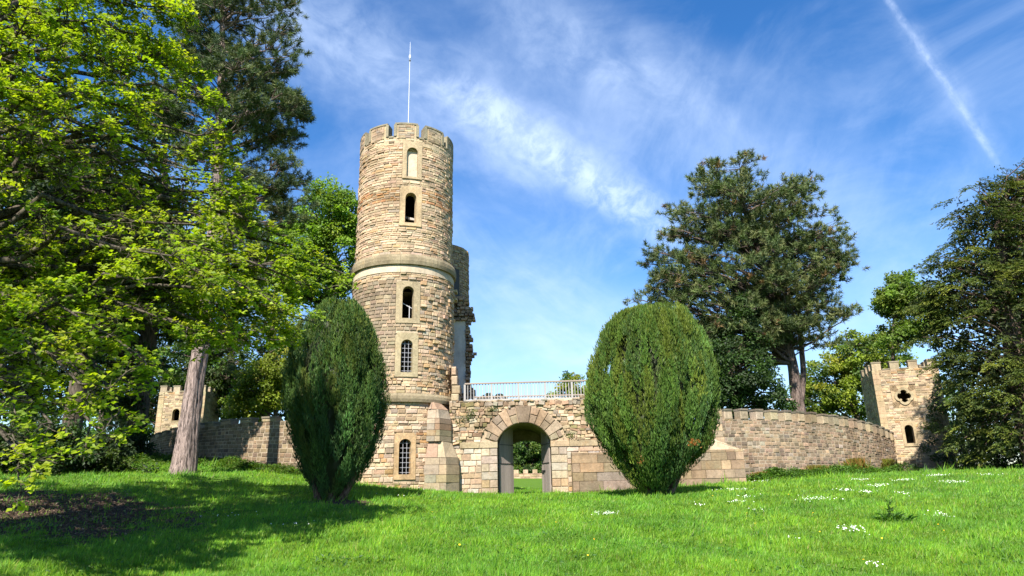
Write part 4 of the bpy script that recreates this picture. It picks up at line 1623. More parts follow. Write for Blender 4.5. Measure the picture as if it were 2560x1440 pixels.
def edge(h):
    t = (h - zlow) / (zhigh - zlow)
    return xe + .02 + .14 * math.sin(h * 2.3) + .14 * math.sin(h * 5.1 + 1) - (.35 if t > .88 else 0) + random.uniform(-.12, .16)


pl0, pl1 = P(1120, 900, yw)[0], P(1164, 900, yw)[0]
plz0, plz1 = P(1150, 960, yw)[2] - .6, P(1150, 800, yw)[2]
c = courses(x0w, xe, zlow, zhigh, lambda h: random.uniform(.14, .26), lambda h: random.uniform(.2, .5), lambda h0, h1: [(pl0, pl1 + random.uniform(-.06, .04))] if plz0 < (h0 + h1) / 2 < plz1 else [], lambda h: (x0w, edge(h)))
s, h, w, ht = c.T
n_ = len(s)
rep = lambda v_: np.repeat(np.array([v_], float), n_, 0)
parts.append((np.stack([s, np.full(n_, yw + .5), h], 1), rep((1, 0, 0)), rep((0, -1, 0)), rep((0, 0, 1)), w - .01, ht - .008, np.clip(RNG.normal(.6, .12, n_), .35, .95), pal(n_, [BROWN, TAN, (.27, .2, .14), DARK, GREY, ORANGE], [4, 3, 3, 1.5, 1, .5])))
place_stones(ruin, *[np.concatenate([p[i] for p in parts]) for i in range(8)], M_STONE, limit=280, minpx=7)
mb = MB()
mb.box(pl0, pl1, yw + .02, yw + .5, plz0, plz1, (.48, .49, .48))
mb.build('plaster_panel', M_PLASTER, ruin)
mb = MB()
mb.box(x0w, xe - .25, yw + .4, yw + 1.2, zlow, zhigh - .1, (.28, .22, .16))
mb.build('wall_core', M_MORTAR, ruin)
# window recess on the drum, its shade painted as a dark sheet; two corbels
def ruin_pt(aa, z, rad):
    return (RX + rad * math.sin(aa), RYc - rad * math.cos(aa), z)
mb = MB()
z0_, z1_ = P(1140, 758, 45.4)[2], P(1140, 672, 45.4)[2]
for aa in np.linspace(R(37.5), R(51), 4)[:-1]:
    da = (R(51) - R(37.5)) / 3
    mb.add([ruin_pt(aa, z0_, RR - .005), ruin_pt(aa + da, z0_, RR - .005), ruin_pt(aa + da, z1_, RR - .005), ruin_pt(aa, z1_, RR - .005)], [(0, 1, 2, 3)], (.05, .045, .04))
mb.build('dark_recess_sheet', M_IRON, ruin)
for py in (727, 747):
    p_ = P(1134, py, 42.6)
    front_block(p_[0] - .5, p_[0] + .22, p_[2] - .09, p_[2] + .09, 43.2, .6, 'corbel', ruin, (.5, .4, .24), .03)

# ------------------------------------------------------------------ far courtyard wall seen through the gate
fy = 88.0
fa, fb = P(1180, 1190, fy)[0], P(1450, 1190, fy)[0]
fz1 = P(1318, 1184, fy)[2]
far = thing('courtyard_wall', 'distant battlemented wall seen through the open gate', 'wall', ((fa + fb) / 2, fy, gz((fa + fb) / 2, fy)))
mb = MB()
mb.box(fa, fb, fy, fy + .6, gz(0, fy) - .5, fz1, (.35, .27, .2))
mb.build('wall_core', M_MORTAR, far)
c = courses(fa, fb, gz(0, fy) - .4, fz1, lambda h: random.uniform(.22, .34), lambda h: random.uniform(.4, .9))
s, h, w, ht = c.T
n_ = len(s)
rep = lambda v_: np.repeat(np.array([v_], float), n_, 0)
place_stones(far, np.stack([s, np.full(n_, fy + .02), h], 1), rep((1, 0, 0)), rep((0, -1, 0)), rep((0, 0, 1)), w - .02, ht - .02, np.full(n_, .06), pal(n_, [(.40, .29, .21), TAN, CREAM], [3, 2, 1]), M_STONE, limit=0)
for i in range(12):
    x = P(1290.5, 1180, fy)[0] + (i - 4) * (P(1314, 1180, fy)[0] - P(1290.5, 1180, fy)[0])
    front_block(x - .3, x + .3, fz1 + .003, fz1 + .47, fy + .5, .52, 'merlon', far, pal(1, [(.42, .32, .22)], [1], .08)[0], .03, M_STONE)
#@@VEG@@
# ------------------------------------------------------------------ foliage helpers
def rand_unit(n):
    v = RNG.normal(size=(n, 3))
    return v / np.linalg.norm(v, axis=1, keepdims=True)


def norm(v):
    return v / (np.linalg.norm(v, axis=1, keepdims=True) + 1e-9)


LEAF_DIAMOND = (np.array([(0, 0, 0), (-.5, .45, .10), (0, 1, -.05), (.5, .45, .10)]), np.array([(0, 3, 2), (0, 2, 1)]))
LEAF_MAPLE = (np.array([(0, 0, 0), (-.60, .30, .06), (-.22, .50, .0), (0, 1, -.10), (.22, .50, .0), (.60, .30, .06)]), np.array([(0, 4, 2), (0, 2, 1), (2, 4, 3), (0, 5, 4)]))
NEEDLE = (np.array([(-.5, 0, 0), (.5, 0, 0), (0, 1, 0)]), np.array([(0, 1, 2)]))


def leaves(pos, d, n, L, Wd, shape):
    """leaf blades: base at pos, pointing along d, facing n"""
    tv, tf = shape
    d = norm(d)
    side = norm(np.cross(d, n))
    nn = np.cross(side, d)
    L = np.broadcast_to(L, (len(pos),))[:, None, None]
    Wd = np.broadcast_to(Wd, (len(pos),))[:, None, None]
    v = pos[:, None] + side[:, None] * Wd * tv[None, :, 0:1] + d[:, None] * L * tv[None, :, 1:2] + nn[:, None] * L * tv[None, :, 2:3]
    f = tf[None] + (np.arange(len(pos)) * len(tv))[:, None, None]
    return v.reshape(-1, 3), f.reshape(-1, 3), len(tv)


TRIS = [0]


def leaf_obj(name, parts, mat, parent):
    """parts: list of (verts, faces, verts per leaf, colour (n,3))"""
    V, F, C, b = [], [], [], 0
    for v, f, kk, c in parts:
        V.append(v); F.append(f + b); C.append(np.repeat(c, kk, 0)); b += len(v)
    F = np.concatenate(F)
    TRIS[0] += len(F)
    o = mesh_obj(name, np.concatenate(V), F, mat, parent, np.clip(np.concatenate(C), 0.003, .6))
    o['kind'] = 'stuff'
    return o


def shade(n, cols, weights=None, jit=.18):
    c = np.array(cols, float)
    w = np.ones(len(c)) if weights is None else np.array(weights, float)
    c = c[RNG.choice(len(c), n, p=w / w.sum())]
    return c * np.exp(RNG.normal(0, jit, (n, 1)))


def limb_paths(starts, ends, sag=0.12, n=7, wob=0.06):
    """curved limbs, (N,n,3)"""
    t = np.linspace(0, 1, n)[None, :, None]
    s, e = starts[:, None], ends[:, None]
    L = np.linalg.norm(ends - starts, axis=1)[:, None, None]
    mid = np.sin(t * np.pi)
    p = s + (e - s) * t
    p = p + mid * L * np.array([0, 0, sag]) + mid * L * RNG.normal(0, wob, (len(starts), 1, 3))
    p[:, 1:-1] += RNG.normal(0, .02, (len(starts), n - 2, 3)) * L
    return p


def trunk_obj(parent, pts, rad, tint, mat=None, ks=10, name='trunk', lumps=0.08, ridged=False):
    """smooth trunk through pts with uneven cross-section"""
    pts = np.asarray(pts, float); rad = np.asarray(rad, float)
    n = len(pts)
    tt = np.linspace(0, n - 1, (n - 1) * (14 if ridged else 5) + 1)
    ks = 44 if ridged else ks
    pp = np.stack([np.interp(tt, np.arange(n), pts[:, i]) for i in range(3)], 1)
    for _ in range(3):
        pp[1:-1] = (pp[:-2] + 2 * pp[1:-1] + pp[2:]) / 4
    rr = np.interp(tt, np.arange(n), rad)
    v, f = tube(pp, rr, ks)
    v = v.reshape(len(pp), ks, 3)
    a = np.arange(ks) / ks * 2 * np.pi
    lump = 1 + lumps * np.sin(a * 3 + 1)[None] + lumps * .7 * np.sin(a * 5 + tt[:, None] * .25)
    if ridged:
        zz_ = tt[:, None]
        ang = a[None]
        lump = lump * (1 + .055 * np.abs(np.sin(ang * 6.5 + 1.1 * np.sin(zz_ * 1.9) + .5)) + .04 * np.sin(ang * 17 + 2.3 * np.sin(zz_ * 2.7)) + .02 * RNG.normal(size=(len(pp), ks)))
        lump = lump * (1 + np.exp(-zz_ * 1.6) * (.14 + .16 * np.sin(ang * 4 + .6)))
    v = pp[:, None] + (v - pp[:, None]) * lump[:, :, None]
    return mesh_obj(name, v.reshape(-1, 3), f, mat or M_BARK, parent, tint, True)


def in_ellipsoid(n, c, r, shell=.55):
    d = rand_unit(n)
    q_ = (shell ** 3 + (1 - shell ** 3) * RNG.random(n)) ** (1 / 3)
    return np.asarray(c) + d * q_[:, None] * np.asarray(r), d


def clumps_of(lobes, total, shell=.45):
    """clump centres spread through the crown's lobes; lobes: (centre, radii)"""
    vol = np.array([r[0] * r[1] * r[2] for _, r in lobes]) ** .75
    out = []
    for (c, r), k_ in zip(lobes, np.maximum(1, np.round(total * vol / vol.sum())).astype(int)):
        p, _ = in_ellipsoid(k_, c, r, shell)
        out.append(p)
    return np.concatenate(out)


def limbs_for(parent, trunk_pts, cl, r0, tint, mat=None, sag=.1, frac=1.0, name='limbs', ks=5, low=.25):
    trunk_pts = np.asarray(trunk_pts, float)
    sel = cl[RNG.random(len(cl)) < frac]
    zt0, zt1 = trunk_pts[0, 2], trunk_pts[-1, 2]
    hz_ = np.clip(sel[:, 2] - (.25 + RNG.random(len(sel)) * .3) * np.linalg.norm(sel[:, :2] - trunk_pts[len(trunk_pts) // 2, :2], axis=1), zt0 + low * (zt1 - zt0), zt1 - .02)
    st = np.stack([np.interp(hz_, trunk_pts[:, 2], trunk_pts[:, i]) for i in range(3)], 1)
    p = limb_paths(st, sel, sag)
    L = np.linalg.norm(sel - st, axis=1)
    rr = np.clip(r0 * (L / (L.max() + 1e-6)) ** .7, .03, None)[:, None] * np.linspace(1, .18, p.shape[1])[None]
    v, f = tubes(p, rr, ks)
    TRIS[0] += len(f) * 2
    o = mesh_obj(name, v, f, mat or M_BARK, parent, tint, True)
    o['kind'] = 'stuff'
    return o


def broad_clumps(cl, rad, per, L, cols, w, flat=.6, shape=LEAF_DIAMOND, crown_c=None, aspect=.75):
    n = len(cl) * per
    ci = np.repeat(np.arange(len(cl)), per)
    rr = np.repeat(rad * RNG.uniform(.65, 1.3, len(cl)), per)[:, None]
    dd = rand_unit(n)
    q_ = RNG.random(n)[:, None] ** (1 / 2.2)
    pos = cl[ci] + dd * q_ * rr * np.array([1, 1, flat])
    nrm_ = norm(dd * .5 + np.array([-.1, -.4, .7]) + RNG.normal(0, .45, (n, 3)))
    d = norm(dd * .8 + RNG.normal(0, .6, (n, 3)) + np.array([0, 0, -.25]))
    Ls = L * RNG.uniform(.7, 1.3, n)
    cc = shade(len(cl), cols, w, .16)[ci] * np.exp(RNG.normal(0, .2, (n, 1)))
    v, f, kk = leaves(pos, d, nrm_, Ls, Ls * aspect, shape)
    return v, f, kk, cc


def broad_tree(name, label, cat, base, top_z, lobes, n_cl, per, rad, L, cols, w=None, group=None, trunk_r=.3, bark=(.10, .08, .06), flat=.6, lean=(0, 0), limb_frac=.5, mat=None, shell=.45):
    base = np.asarray(base, float)
    root = thing(name, label, cat, base, group)
    cc_ = np.mean([c for c, _ in lobes], 0)
    tp = [base - [0, 0, .4], base + [lean[0] * .2, lean[1] * .2, (top_z - base[2]) * .3], base + [lean[0] * .6, lean[1] * .6, (top_z - base[2]) * .62], np.array([cc_[0] * .7 + (base[0] + lean[0]) * .3, cc_[1] * .7 + (base[1] + lean[1]) * .3, top_z])]
    trunk_obj(root, tp, [trunk_r * 1.25, trunk_r, trunk_r * .6, .04], bark)
    cl = clumps_of(lobes, n_cl, shell)
    limbs_for(root, tp, cl, trunk_r * .35, bark, frac=limb_frac)
    leaf_obj('crown', [broad_clumps(cl, rad, per, L, cols, w, flat)], mat or M_LEAF, root)
    return root


def needle_puffs(pc, pr, per, Ln, Wn, cols, w, up=.55, bias=None):
    """tufts of needles at pc"""
    n = len(pc) * per
    ci = np.repeat(np.arange(len(pc)), per)
    ax = norm((bias if bias is not None else rand_unit(len(pc))) + np.array([0, 0, up]) + RNG.normal(0, .25, (len(pc), 3)))
    dd = norm(rand_unit(n) + ax[ci] * .75)
    along = RNG.random(n)[:, None]
    rr = (pr * RNG.uniform(.7, 1.25, len(pc)))[ci][:, None]
    pos = pc[ci] + ax[ci] * rr * (along * 1.3 - .5) + dd * rr * .12
    Ls = Ln * RNG.uniform(.7, 1.25, n)
    v, f, kk = leaves(pos, dd, rand_unit(n), Ls, Wn, NEEDLE)
    cc = shade(len(pc), cols, w, .16)[ci] * np.exp(RNG.normal(0, .15, (n, 1)))
    return v, f, kk, cc


def pine_tree(name, label, base, trunk_pts, trunk_r, plates, puffs_per, per, pr, Ln, Wn, cols, w, group=None, bark=(.20, .14, .11), extra=None, droop=.0, limb_r=.16, ridged=False):
    """plates: (n,4) centre + radius of flat foliage plates carried by limbs"""
    root = thing(name, label, 'tree', base, group)
    trunk_obj(root, trunk_pts, trunk_r, bark, ks=12, ridged=ridged)
    plates = np.asarray(plates)
    cl = plates[:, :3]
    limbs_for(root, trunk_pts, cl, limb_r, tuple(np.array(bark) * .8), sag=.06, frac=.45, low=.2)
    n = len(cl) * puffs_per
    ci = np.repeat(np.arange(len(cl)), puffs_per)
    a = RNG.random(n) * 2 * np.pi
    q_ = np.sqrt(RNG.random(n))
    R_ = plates[ci, 3]
    off = np.stack([np.cos(a) * q_ * R_, np.sin(a) * q_ * R_, RNG.normal(0, .16, n) * R_ + (1 - q_ ** 2) * R_ * .28], 1)
    tp = np.asarray(trunk_pts, float)
    ax_xy = np.stack([np.interp(cl[:, 2], tp[:, 2], tp[:, 0]), np.interp(cl[:, 2], tp[:, 2], tp[:, 1])], 1)
    outw = np.concatenate([norm(cl[:, :2] - ax_xy + 1e-6), np.zeros((len(cl), 1))], 1)
    # twigs inside each plate
    tw_s = cl[ci] - outw[ci] * (R_ * .7)[:, None] - np.array([0, 0, .12]) * R_[:, None]
    pc = cl[ci] + off
    sel = RNG.random(n) < .5
    tp_ = limb_paths(tw_s[sel], pc[sel], .05, 4, .03)
    v, f = tubes(tp_, np.repeat(np.linspace(.035, .012, 4)[None], len(tp_), 0), 3)
    TRIS[0] += len(f) * 2
    tw = mesh_obj('twigs', v, f, M_TWIG, root, tuple(np.array(bark) * .8), True)
    tw['kind'] = 'stuff'
    parts = [needle_puffs(pc, pr, per, Ln, Wn, cols, w, .6, norm(off + outw[ci] * .3))]
    if extra is not None:
        parts.append(extra)
    leaf_obj('crown', parts, M_NEEDLE, root)
    return root


# ------------------------------------------------------------------ the two clipped columnar yews
def column_yew(label, base, px_profile, Yc, n_pl, per, cols, w, stems, squash=.9, dead=()):
    """px_profile: (py, px left, px right) outline of the bush at distance Yc"""
    root = thing('yew_bush', label, 'bush', base, 'columnar yews flanking the gate')
    prof = []
    for py, xl, xr in px_profile:
        a, b_ = P(xl, py, Yc), P(xr, py, Yc)
        prof.append((a[2], (a[0] + b_[0]) / 2, (b_[0] - a[0]) / 2))
    prof = np.array(sorted(prof))
    zlo, zhi = prof[0, 0], prof[-1, 0]

    def surf(z):
        return np.interp(z, prof[:, 0], prof[:, 1]), np.interp(z, prof[:, 0], prof[:, 2])
    # stems
    for (bx, by, tx, tz, r_) in stems:
        b0 = np.array([base[0] + bx, base[1] + by, gz(base[0] + bx, base[1] + by) - .2])
        cx, rr = surf(tz)
        trunk_obj(root, [b0, b0 + [tx * .25, .05, .5], np.array([base[0] + tx, base[1] + by, tz])], [r_ * 1.3, r_, r_ * .6], (.14, .09, .065), name='stem', ks=8)
    # plumes: upright sprays lying on the outline
        a = RNG.random(n_pl) * 2 * np.pi
    lay = np.arange(n_pl) / n_pl
    dep = np.where(lay < .36, 1.0 - .04 * RNG.random(n_pl), np.where(lay < .68, .90 - .05 * RNG.random(n_pl), .78 - .08 * RNG.random(n_pl)))
    flare = RNG.uniform(-.08, .16, n_pl)
    crownp = lay > .9
    dep = np.where(crownp, RNG.uniform(.1, .75, n_pl), dep)
    tall = RNG.uniform(1.0, 2.3, n_pl)
    wide = RNG.uniform(.15, .29, n_pl)
    z = zlo + .2 + (zhi - .5 * tall - zlo - .2) * (RNG.random(n_pl) ** .85)
    z = np.where(crownp, zhi - RNG.uniform(.5, .75, n_pl) * tall, z)
    n = n_pl * per
    ci = np.repeat(np.arange(n_pl), per)
    u = RNG.random(n) * 1.0                                       # along the plume
    zz = z[ci] + (u - .45) * tall[ci]
    over = np.maximum(zz - zhi, 0)
    cxs, rrs = surf(np.clip(zz, zlo, zhi))
    thick = wide[ci] * np.clip(np.minimum(u / .3, (1 - u) / .62), 0.04, 1) ** .8
    ang = RNG.random(n) * 2 * np.pi
    q_ = RNG.random(n) ** .3
    cr = rrs * dep[ci] - .03 + (u - .3) * flare[ci]
    ca, sa = np.cos(a[ci]), np.sin(a[ci])
    ox = np.cos(ang) * q_ * thick
    orr = np.sin(ang) * q_ * thick
    px_ = cxs + ca * (cr + orr) - sa * ox
    py_ = Yc + squash * (sa * (cr + orr)) + ca * ox
    pos = np.stack([px_, py_, zz], 1)
    out = np.stack([ca * np.sin(ang) - sa * np.cos(ang), sa * np.sin(ang) + ca * np.cos(ang), np.zeros(n)], 1) * .9 + np.stack([ca, sa, 0 * ca], 1) * .5
    d = norm(out * .32 + np.array([0, 0, 1.0]) + RNG.normal(0, .2, (n, 3)))
    nn = norm(out + RNG.normal(0, .3, (n, 3)) + np.array([0, 0, .25]))
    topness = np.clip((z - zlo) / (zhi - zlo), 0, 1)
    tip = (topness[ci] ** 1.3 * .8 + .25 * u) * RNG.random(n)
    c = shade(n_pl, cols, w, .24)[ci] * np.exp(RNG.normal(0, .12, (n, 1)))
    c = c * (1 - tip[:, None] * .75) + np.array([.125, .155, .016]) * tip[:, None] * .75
    Ls = RNG.uniform(.09, .20, n)
    v, f, kk = leaves(pos, d, nn, Ls, Ls * .26, LEAF_DIAMOND)
    # solid dark core added in the middle so no light passes between plumes
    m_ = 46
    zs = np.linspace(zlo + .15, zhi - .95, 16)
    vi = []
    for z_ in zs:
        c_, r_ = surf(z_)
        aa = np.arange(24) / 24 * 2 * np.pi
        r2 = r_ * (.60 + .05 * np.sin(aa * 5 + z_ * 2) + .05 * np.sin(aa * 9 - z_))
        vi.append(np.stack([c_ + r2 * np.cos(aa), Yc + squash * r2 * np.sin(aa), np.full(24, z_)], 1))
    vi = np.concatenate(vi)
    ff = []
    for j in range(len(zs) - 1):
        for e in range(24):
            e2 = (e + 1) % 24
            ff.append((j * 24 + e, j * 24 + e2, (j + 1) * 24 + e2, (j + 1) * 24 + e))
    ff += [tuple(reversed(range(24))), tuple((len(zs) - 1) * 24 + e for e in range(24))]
    mesh_obj('opaque_core', vi, ff, M_NEEDLE, root, (.035, .045, .018))
    parts = [(v, f, kk, c)]
    for (sx, sy, ns, sr) in dead:
        p_ = P(sx, sy, Yc - 2.1)
        pp = np.repeat(p_[None], ns, 0) + RNG.normal(0, sr, (ns, 3)) * [1, .5, .6]
        v2, f2, k2 = leaves(pp, norm(RNG.normal(0, .5, (ns, 3)) + [0, -.3, .6]), rand_unit(ns), .10, .035, LEAF_DIAMOND)
        parts.append((v2, f2, k2, shade(ns, [(.35, .13, .03), (.26, .12, .04)])))
    leaf_obj('crown', parts, M_NEEDLE, root)
    return root


YEWC = [(.042, .100, .026), (.056, .112, .026), (.036, .085, .030), (.080, .112, .024)]
bl = P(822, 1250, 28.0)
column_yew('dark green columnar yew left of the gate, in front of the round tower', (bl[0], 28.0, bl[2]),
           [(1243, 790, 845), (1215, 772, 880), (1170, 750, 915), (1100, 728, 945), (1020, 719, 962), (940, 721, 960), (880, 728, 945), (820, 752, 925), (780, 785, 905), (758, 810, 885)],
           28.0, 370, 265, YEWC, [4, 3, 4, 1.4], [(-.3, -.1, -.7, 1.2, .16), (.1, -.2, .2, 1.0, .14), (.35, .05, 1.2, 1.3, .15), (.0, .3, -.2, 1.1, .13)])
br = P(1640, 1236, 28.5)
column_yew('rounder green yew with sunlit top right of the gate', (br[0], 28.5, br[2]),
           [(1232, 1602, 1680), (1205, 1575, 1705), (1160, 1530, 1745), (1120, 1500, 1775), (1060, 1475, 1786), (1000, 1465, 1788), (940, 1466, 1782), (880, 1480, 1765), (830, 1500, 1745), (795, 1530, 1725), (775, 1580, 1705), (768, 1640, 1690)],
           28.5, 470, 265, [(.060, .125, .024), (.078, .142, .024), (.048, .105, .028), (.105, .145, .022)], [4, 3, 3, 2], [(-.25, -.05, -.5, 1.0, .17), (.3, -.1, 1.5, 1.5, .17), (.1, .2, .3, 1.0, .15)], .9, ((1735, 1108, 60, .12), (1598, 1155, 14, .10), (1690, 960, 10, .14)))

# ------------------------------------------------------------------ pines
def plates_px(lobes, n, Y0, dY, rr, shell=.35):
    """plates in crown lobes given as seen (px, py, rx, rz in px) at distance Y0, with depth half-thickness dY"""
    out = []
    area = np.array([l[2] * l[3] for l in lobes], float)
    for (cx, cy, rx, ry), k_ in zip(lobes, np.maximum(1, np.round(n * area / area.sum())).astype(int)):
        c = P(cx, cy, Y0)
        ex = np.linalg.norm(P(cx + rx, cy, Y0) - c)
        ez = abs(P(cx, cy - ry, Y0)[2] - c[2])
        p, _ = in_ellipsoid(k_, c, (ex, min(dY, ex * 1.1), ez), shell)
        out.append(np.concatenate([p, (rr * RNG.uniform(.7, 1.3, len(p)))[:, None]], 1))
    return np.concatenate(out)


PINEC = [(.060, .092, .032), (.083, .117, .040), (.12, .14, .052), (.044, .070, .030)]
# left pine, trunk behind the maple boughs
b0 = P(455, 1188, 33.0)
tpx = [(455, 1200), (470, 1080), (487, 950), (505, 850), (530, 620), (545, 420), (552, 230), (556, 60), (560, -80)]
tp = [P(x, y, 33.0) for x, y in tpx]
lob = [(600, 100, 140, 150), (640, 250, 125, 90), (500, 60, 80, 90), (560, -40, 100, 60), (680, 300, 85, 70), (640, 350, 90, 45), (660, 420, 85, 35), (620, 470, 70, 40), (470, 250, 70, 90), (690, 510, 70, 60), (620, 560, 60, 45), (520, 400, 60, 60)]
pine_tree('pine_tree', 'tall dark pine with leaning pinkish trunk standing left of the yew', b0, tp, [.55, .44, .38, .35, .31, .26, .2, .13, .05],
          plates_px(lob, 230, 33.0, 4.2, .74), 14, 46, .25, .27, .034, PINEC, [4, 4, 2, 3], bark=(.24, .185, .165), limb_r=.10, ridged=True)

# right pine with two stems
YP = 54.0
tpx = [(2003, 1045), (1990, 980), (1985, 920), (1968, 850), (1950, 760), (1900, 640), (1860, 520), (1850, 420)]
tp = [P(x, y, YP) for x, y in tpx]
lob = [(1835, 520, 150, 120), (1950, 560, 120, 110), (1750, 610, 120, 90), (1900, 680, 190, 100), (1700, 690, 95, 60), (1660, 740, 75, 45), (2050, 640, 75, 80), (2110, 600, 25, 55), (2080, 720, 60, 40), (1800, 770, 150, 70), (1960, 790, 110, 50), (2100, 790, 60, 18), (1640, 640, 30, 30), (1860, 850, 110, 50), (2040, 800, 70, 35), (1820, 450, 60, 40), (2010, 490, 40, 40), (2115, 660, 25, 18), (1950, 845, 110, 32), (2050, 850, 55, 22), (1830, 900, 80, 45), (1920, 740, 130, 50), (1790, 860, 70, 50), (1820, 930, 55, 55), (1745, 825, 55, 40)]
lob = [(1870 + (l[0] - 1870) * .95, l[1] + 4, l[2] * .98, l[3] * 1.0) for l in lob]
rt_ = pine_tree('pine_tree', 'broad domed pine with browning needles behind the right wall', P(2003, 1036, YP), tp, [.52, .45, .4, .35, .3, .24, .17, .06],
                plates_px(lob, 450, YP, 5.5, 1.15), 13, 42, .36, .36, .056, [(.070, .105, .032), (.095, .125, .040), (.135, .15, .055), (.052, .08, .030), (.17, .11, .05)], [4, 4, 3.4, 2.4, .25], bark=(.15, .115, .10), limb_r=.2)
tpx2 = [(2004, 1000), (2010, 930), (2004, 870), (2000, 800), (1990, 700), (1985, 560)]
trunk_obj(rt_, [P(x, y, YP + .6) for x, y in tpx2], [.24, .22, .2, .17, .14, .06], (.15, .115, .10), name='second_trunk', ks=10)
stub = [P(1985, 1003, YP), P(1972, 1000, YP - .4), P(1963, 1002, YP - .6)]
trunk_obj(rt_, stub, [.2, .17, .15], (.3, .24, .2), name='branch_stub', ks=8)

# second dark pine further back on the left
def back_pine(px, pyb, Y, pyt, half, n, label, cols=PINEC):
    b_ = P(px, pyb, Y)
    b_ = np.array([b_[0], Y, gz(b_[0], Y)])
    t_ = P(px, pyt, Y)
    pts = [b_ - [0, 0, .4], b_ * .6 + np.array([b_[0], Y, t_[2]]) * .4, np.array([b_[0], Y, t_[2] - 1])]
    pl = []
    for i in range(n):
        f_ = RNG.random() ** .8
        z_ = b_[2] + (t_[2] - b_[2]) * (.28 + .72 * f_)
        r_ = half * (1.05 - f_ * .75) * math.sqrt(RNG.random())
        a_ = RNG.random() * 6.283
        pl.append((b_[0] + r_ * math.cos(a_), Y + r_ * math.sin(a_), z_, RNG.uniform(.8, 1.5)))
    return pine_tree('pine_tree', label, b_, pts, [.45, .3, .08], pl, 11, 36, .36, .38, .06, cols, [4, 4, 2, 3], group='dark pines behind the left wall', bark=(.2, .14, .115))


back_pine(660, 1090, 62, 520, 5.0, 75, 'dark pine in shade behind the left wall, nearest the round tower')
back_pine(560, 1090, 70, 560, 5.5, 80, 'dark pine behind the left square tower')
back_pine(250, 1090, 66, 560, 5.5, 80, 'dark pine far left behind the maple boughs')

# ------------------------------------------------------------------ broadleaf trees behind
def lobes_px(l, Y, dY):
    out = []
    for cx, cy, rx, ry in l:
        c = P(cx, cy, Y)
        ex = np.linalg.norm(P(cx + rx, cy, Y) - c)
        ez = abs(P(cx, cy - ry, Y)[2] - c[2])
        out.append((c, (ex, min(dY, ex), ez)))
    return out


def on_ground(px, Y):
    x = P(px, 1150, Y)[0]
    return (x, Y, gz(x, Y))


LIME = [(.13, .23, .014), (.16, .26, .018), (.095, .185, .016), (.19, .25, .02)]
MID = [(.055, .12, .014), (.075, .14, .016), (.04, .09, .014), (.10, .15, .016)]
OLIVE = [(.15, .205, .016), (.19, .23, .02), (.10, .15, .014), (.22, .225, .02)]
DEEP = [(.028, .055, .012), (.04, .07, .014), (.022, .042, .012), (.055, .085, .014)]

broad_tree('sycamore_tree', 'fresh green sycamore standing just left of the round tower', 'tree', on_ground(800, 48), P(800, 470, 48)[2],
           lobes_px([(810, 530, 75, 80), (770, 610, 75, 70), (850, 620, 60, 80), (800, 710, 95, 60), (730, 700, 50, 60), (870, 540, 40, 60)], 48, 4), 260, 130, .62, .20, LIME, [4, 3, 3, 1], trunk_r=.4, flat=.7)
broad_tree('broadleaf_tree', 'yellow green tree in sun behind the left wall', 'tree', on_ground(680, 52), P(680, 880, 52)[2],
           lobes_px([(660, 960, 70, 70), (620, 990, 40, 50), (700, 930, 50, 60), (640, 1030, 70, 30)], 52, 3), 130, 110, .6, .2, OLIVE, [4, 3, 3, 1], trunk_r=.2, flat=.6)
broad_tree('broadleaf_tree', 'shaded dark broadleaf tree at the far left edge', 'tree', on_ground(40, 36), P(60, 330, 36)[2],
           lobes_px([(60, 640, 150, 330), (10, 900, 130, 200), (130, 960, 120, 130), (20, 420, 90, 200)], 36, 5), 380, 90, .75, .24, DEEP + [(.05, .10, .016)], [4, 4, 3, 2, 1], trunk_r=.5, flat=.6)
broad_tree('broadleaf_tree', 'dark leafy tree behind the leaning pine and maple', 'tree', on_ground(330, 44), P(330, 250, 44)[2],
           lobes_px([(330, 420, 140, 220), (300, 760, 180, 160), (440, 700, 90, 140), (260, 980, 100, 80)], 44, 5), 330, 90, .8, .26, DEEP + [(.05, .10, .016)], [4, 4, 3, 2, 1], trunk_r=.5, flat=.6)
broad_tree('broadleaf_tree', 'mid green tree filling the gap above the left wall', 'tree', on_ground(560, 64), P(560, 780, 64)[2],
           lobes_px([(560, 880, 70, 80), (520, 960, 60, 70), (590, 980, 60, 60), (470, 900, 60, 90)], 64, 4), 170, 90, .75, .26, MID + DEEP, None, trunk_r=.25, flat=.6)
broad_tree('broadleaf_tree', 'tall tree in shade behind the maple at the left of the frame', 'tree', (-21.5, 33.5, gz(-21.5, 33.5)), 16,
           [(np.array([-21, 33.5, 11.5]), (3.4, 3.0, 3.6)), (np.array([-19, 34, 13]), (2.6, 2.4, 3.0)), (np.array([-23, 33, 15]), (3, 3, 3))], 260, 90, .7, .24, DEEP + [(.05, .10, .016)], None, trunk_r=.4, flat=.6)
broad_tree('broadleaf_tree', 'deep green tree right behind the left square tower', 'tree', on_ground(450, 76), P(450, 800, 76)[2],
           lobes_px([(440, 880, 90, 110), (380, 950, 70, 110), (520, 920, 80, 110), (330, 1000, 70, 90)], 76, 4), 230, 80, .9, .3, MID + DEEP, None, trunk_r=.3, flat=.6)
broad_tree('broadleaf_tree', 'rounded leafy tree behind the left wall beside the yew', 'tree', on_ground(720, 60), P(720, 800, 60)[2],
           lobes_px([(720, 880, 60, 90), (690, 960, 70, 70), (740, 1000, 50, 50)], 60, 4), 130, 90, .75, .26, MID, None, trunk_r=.25, flat=.6)
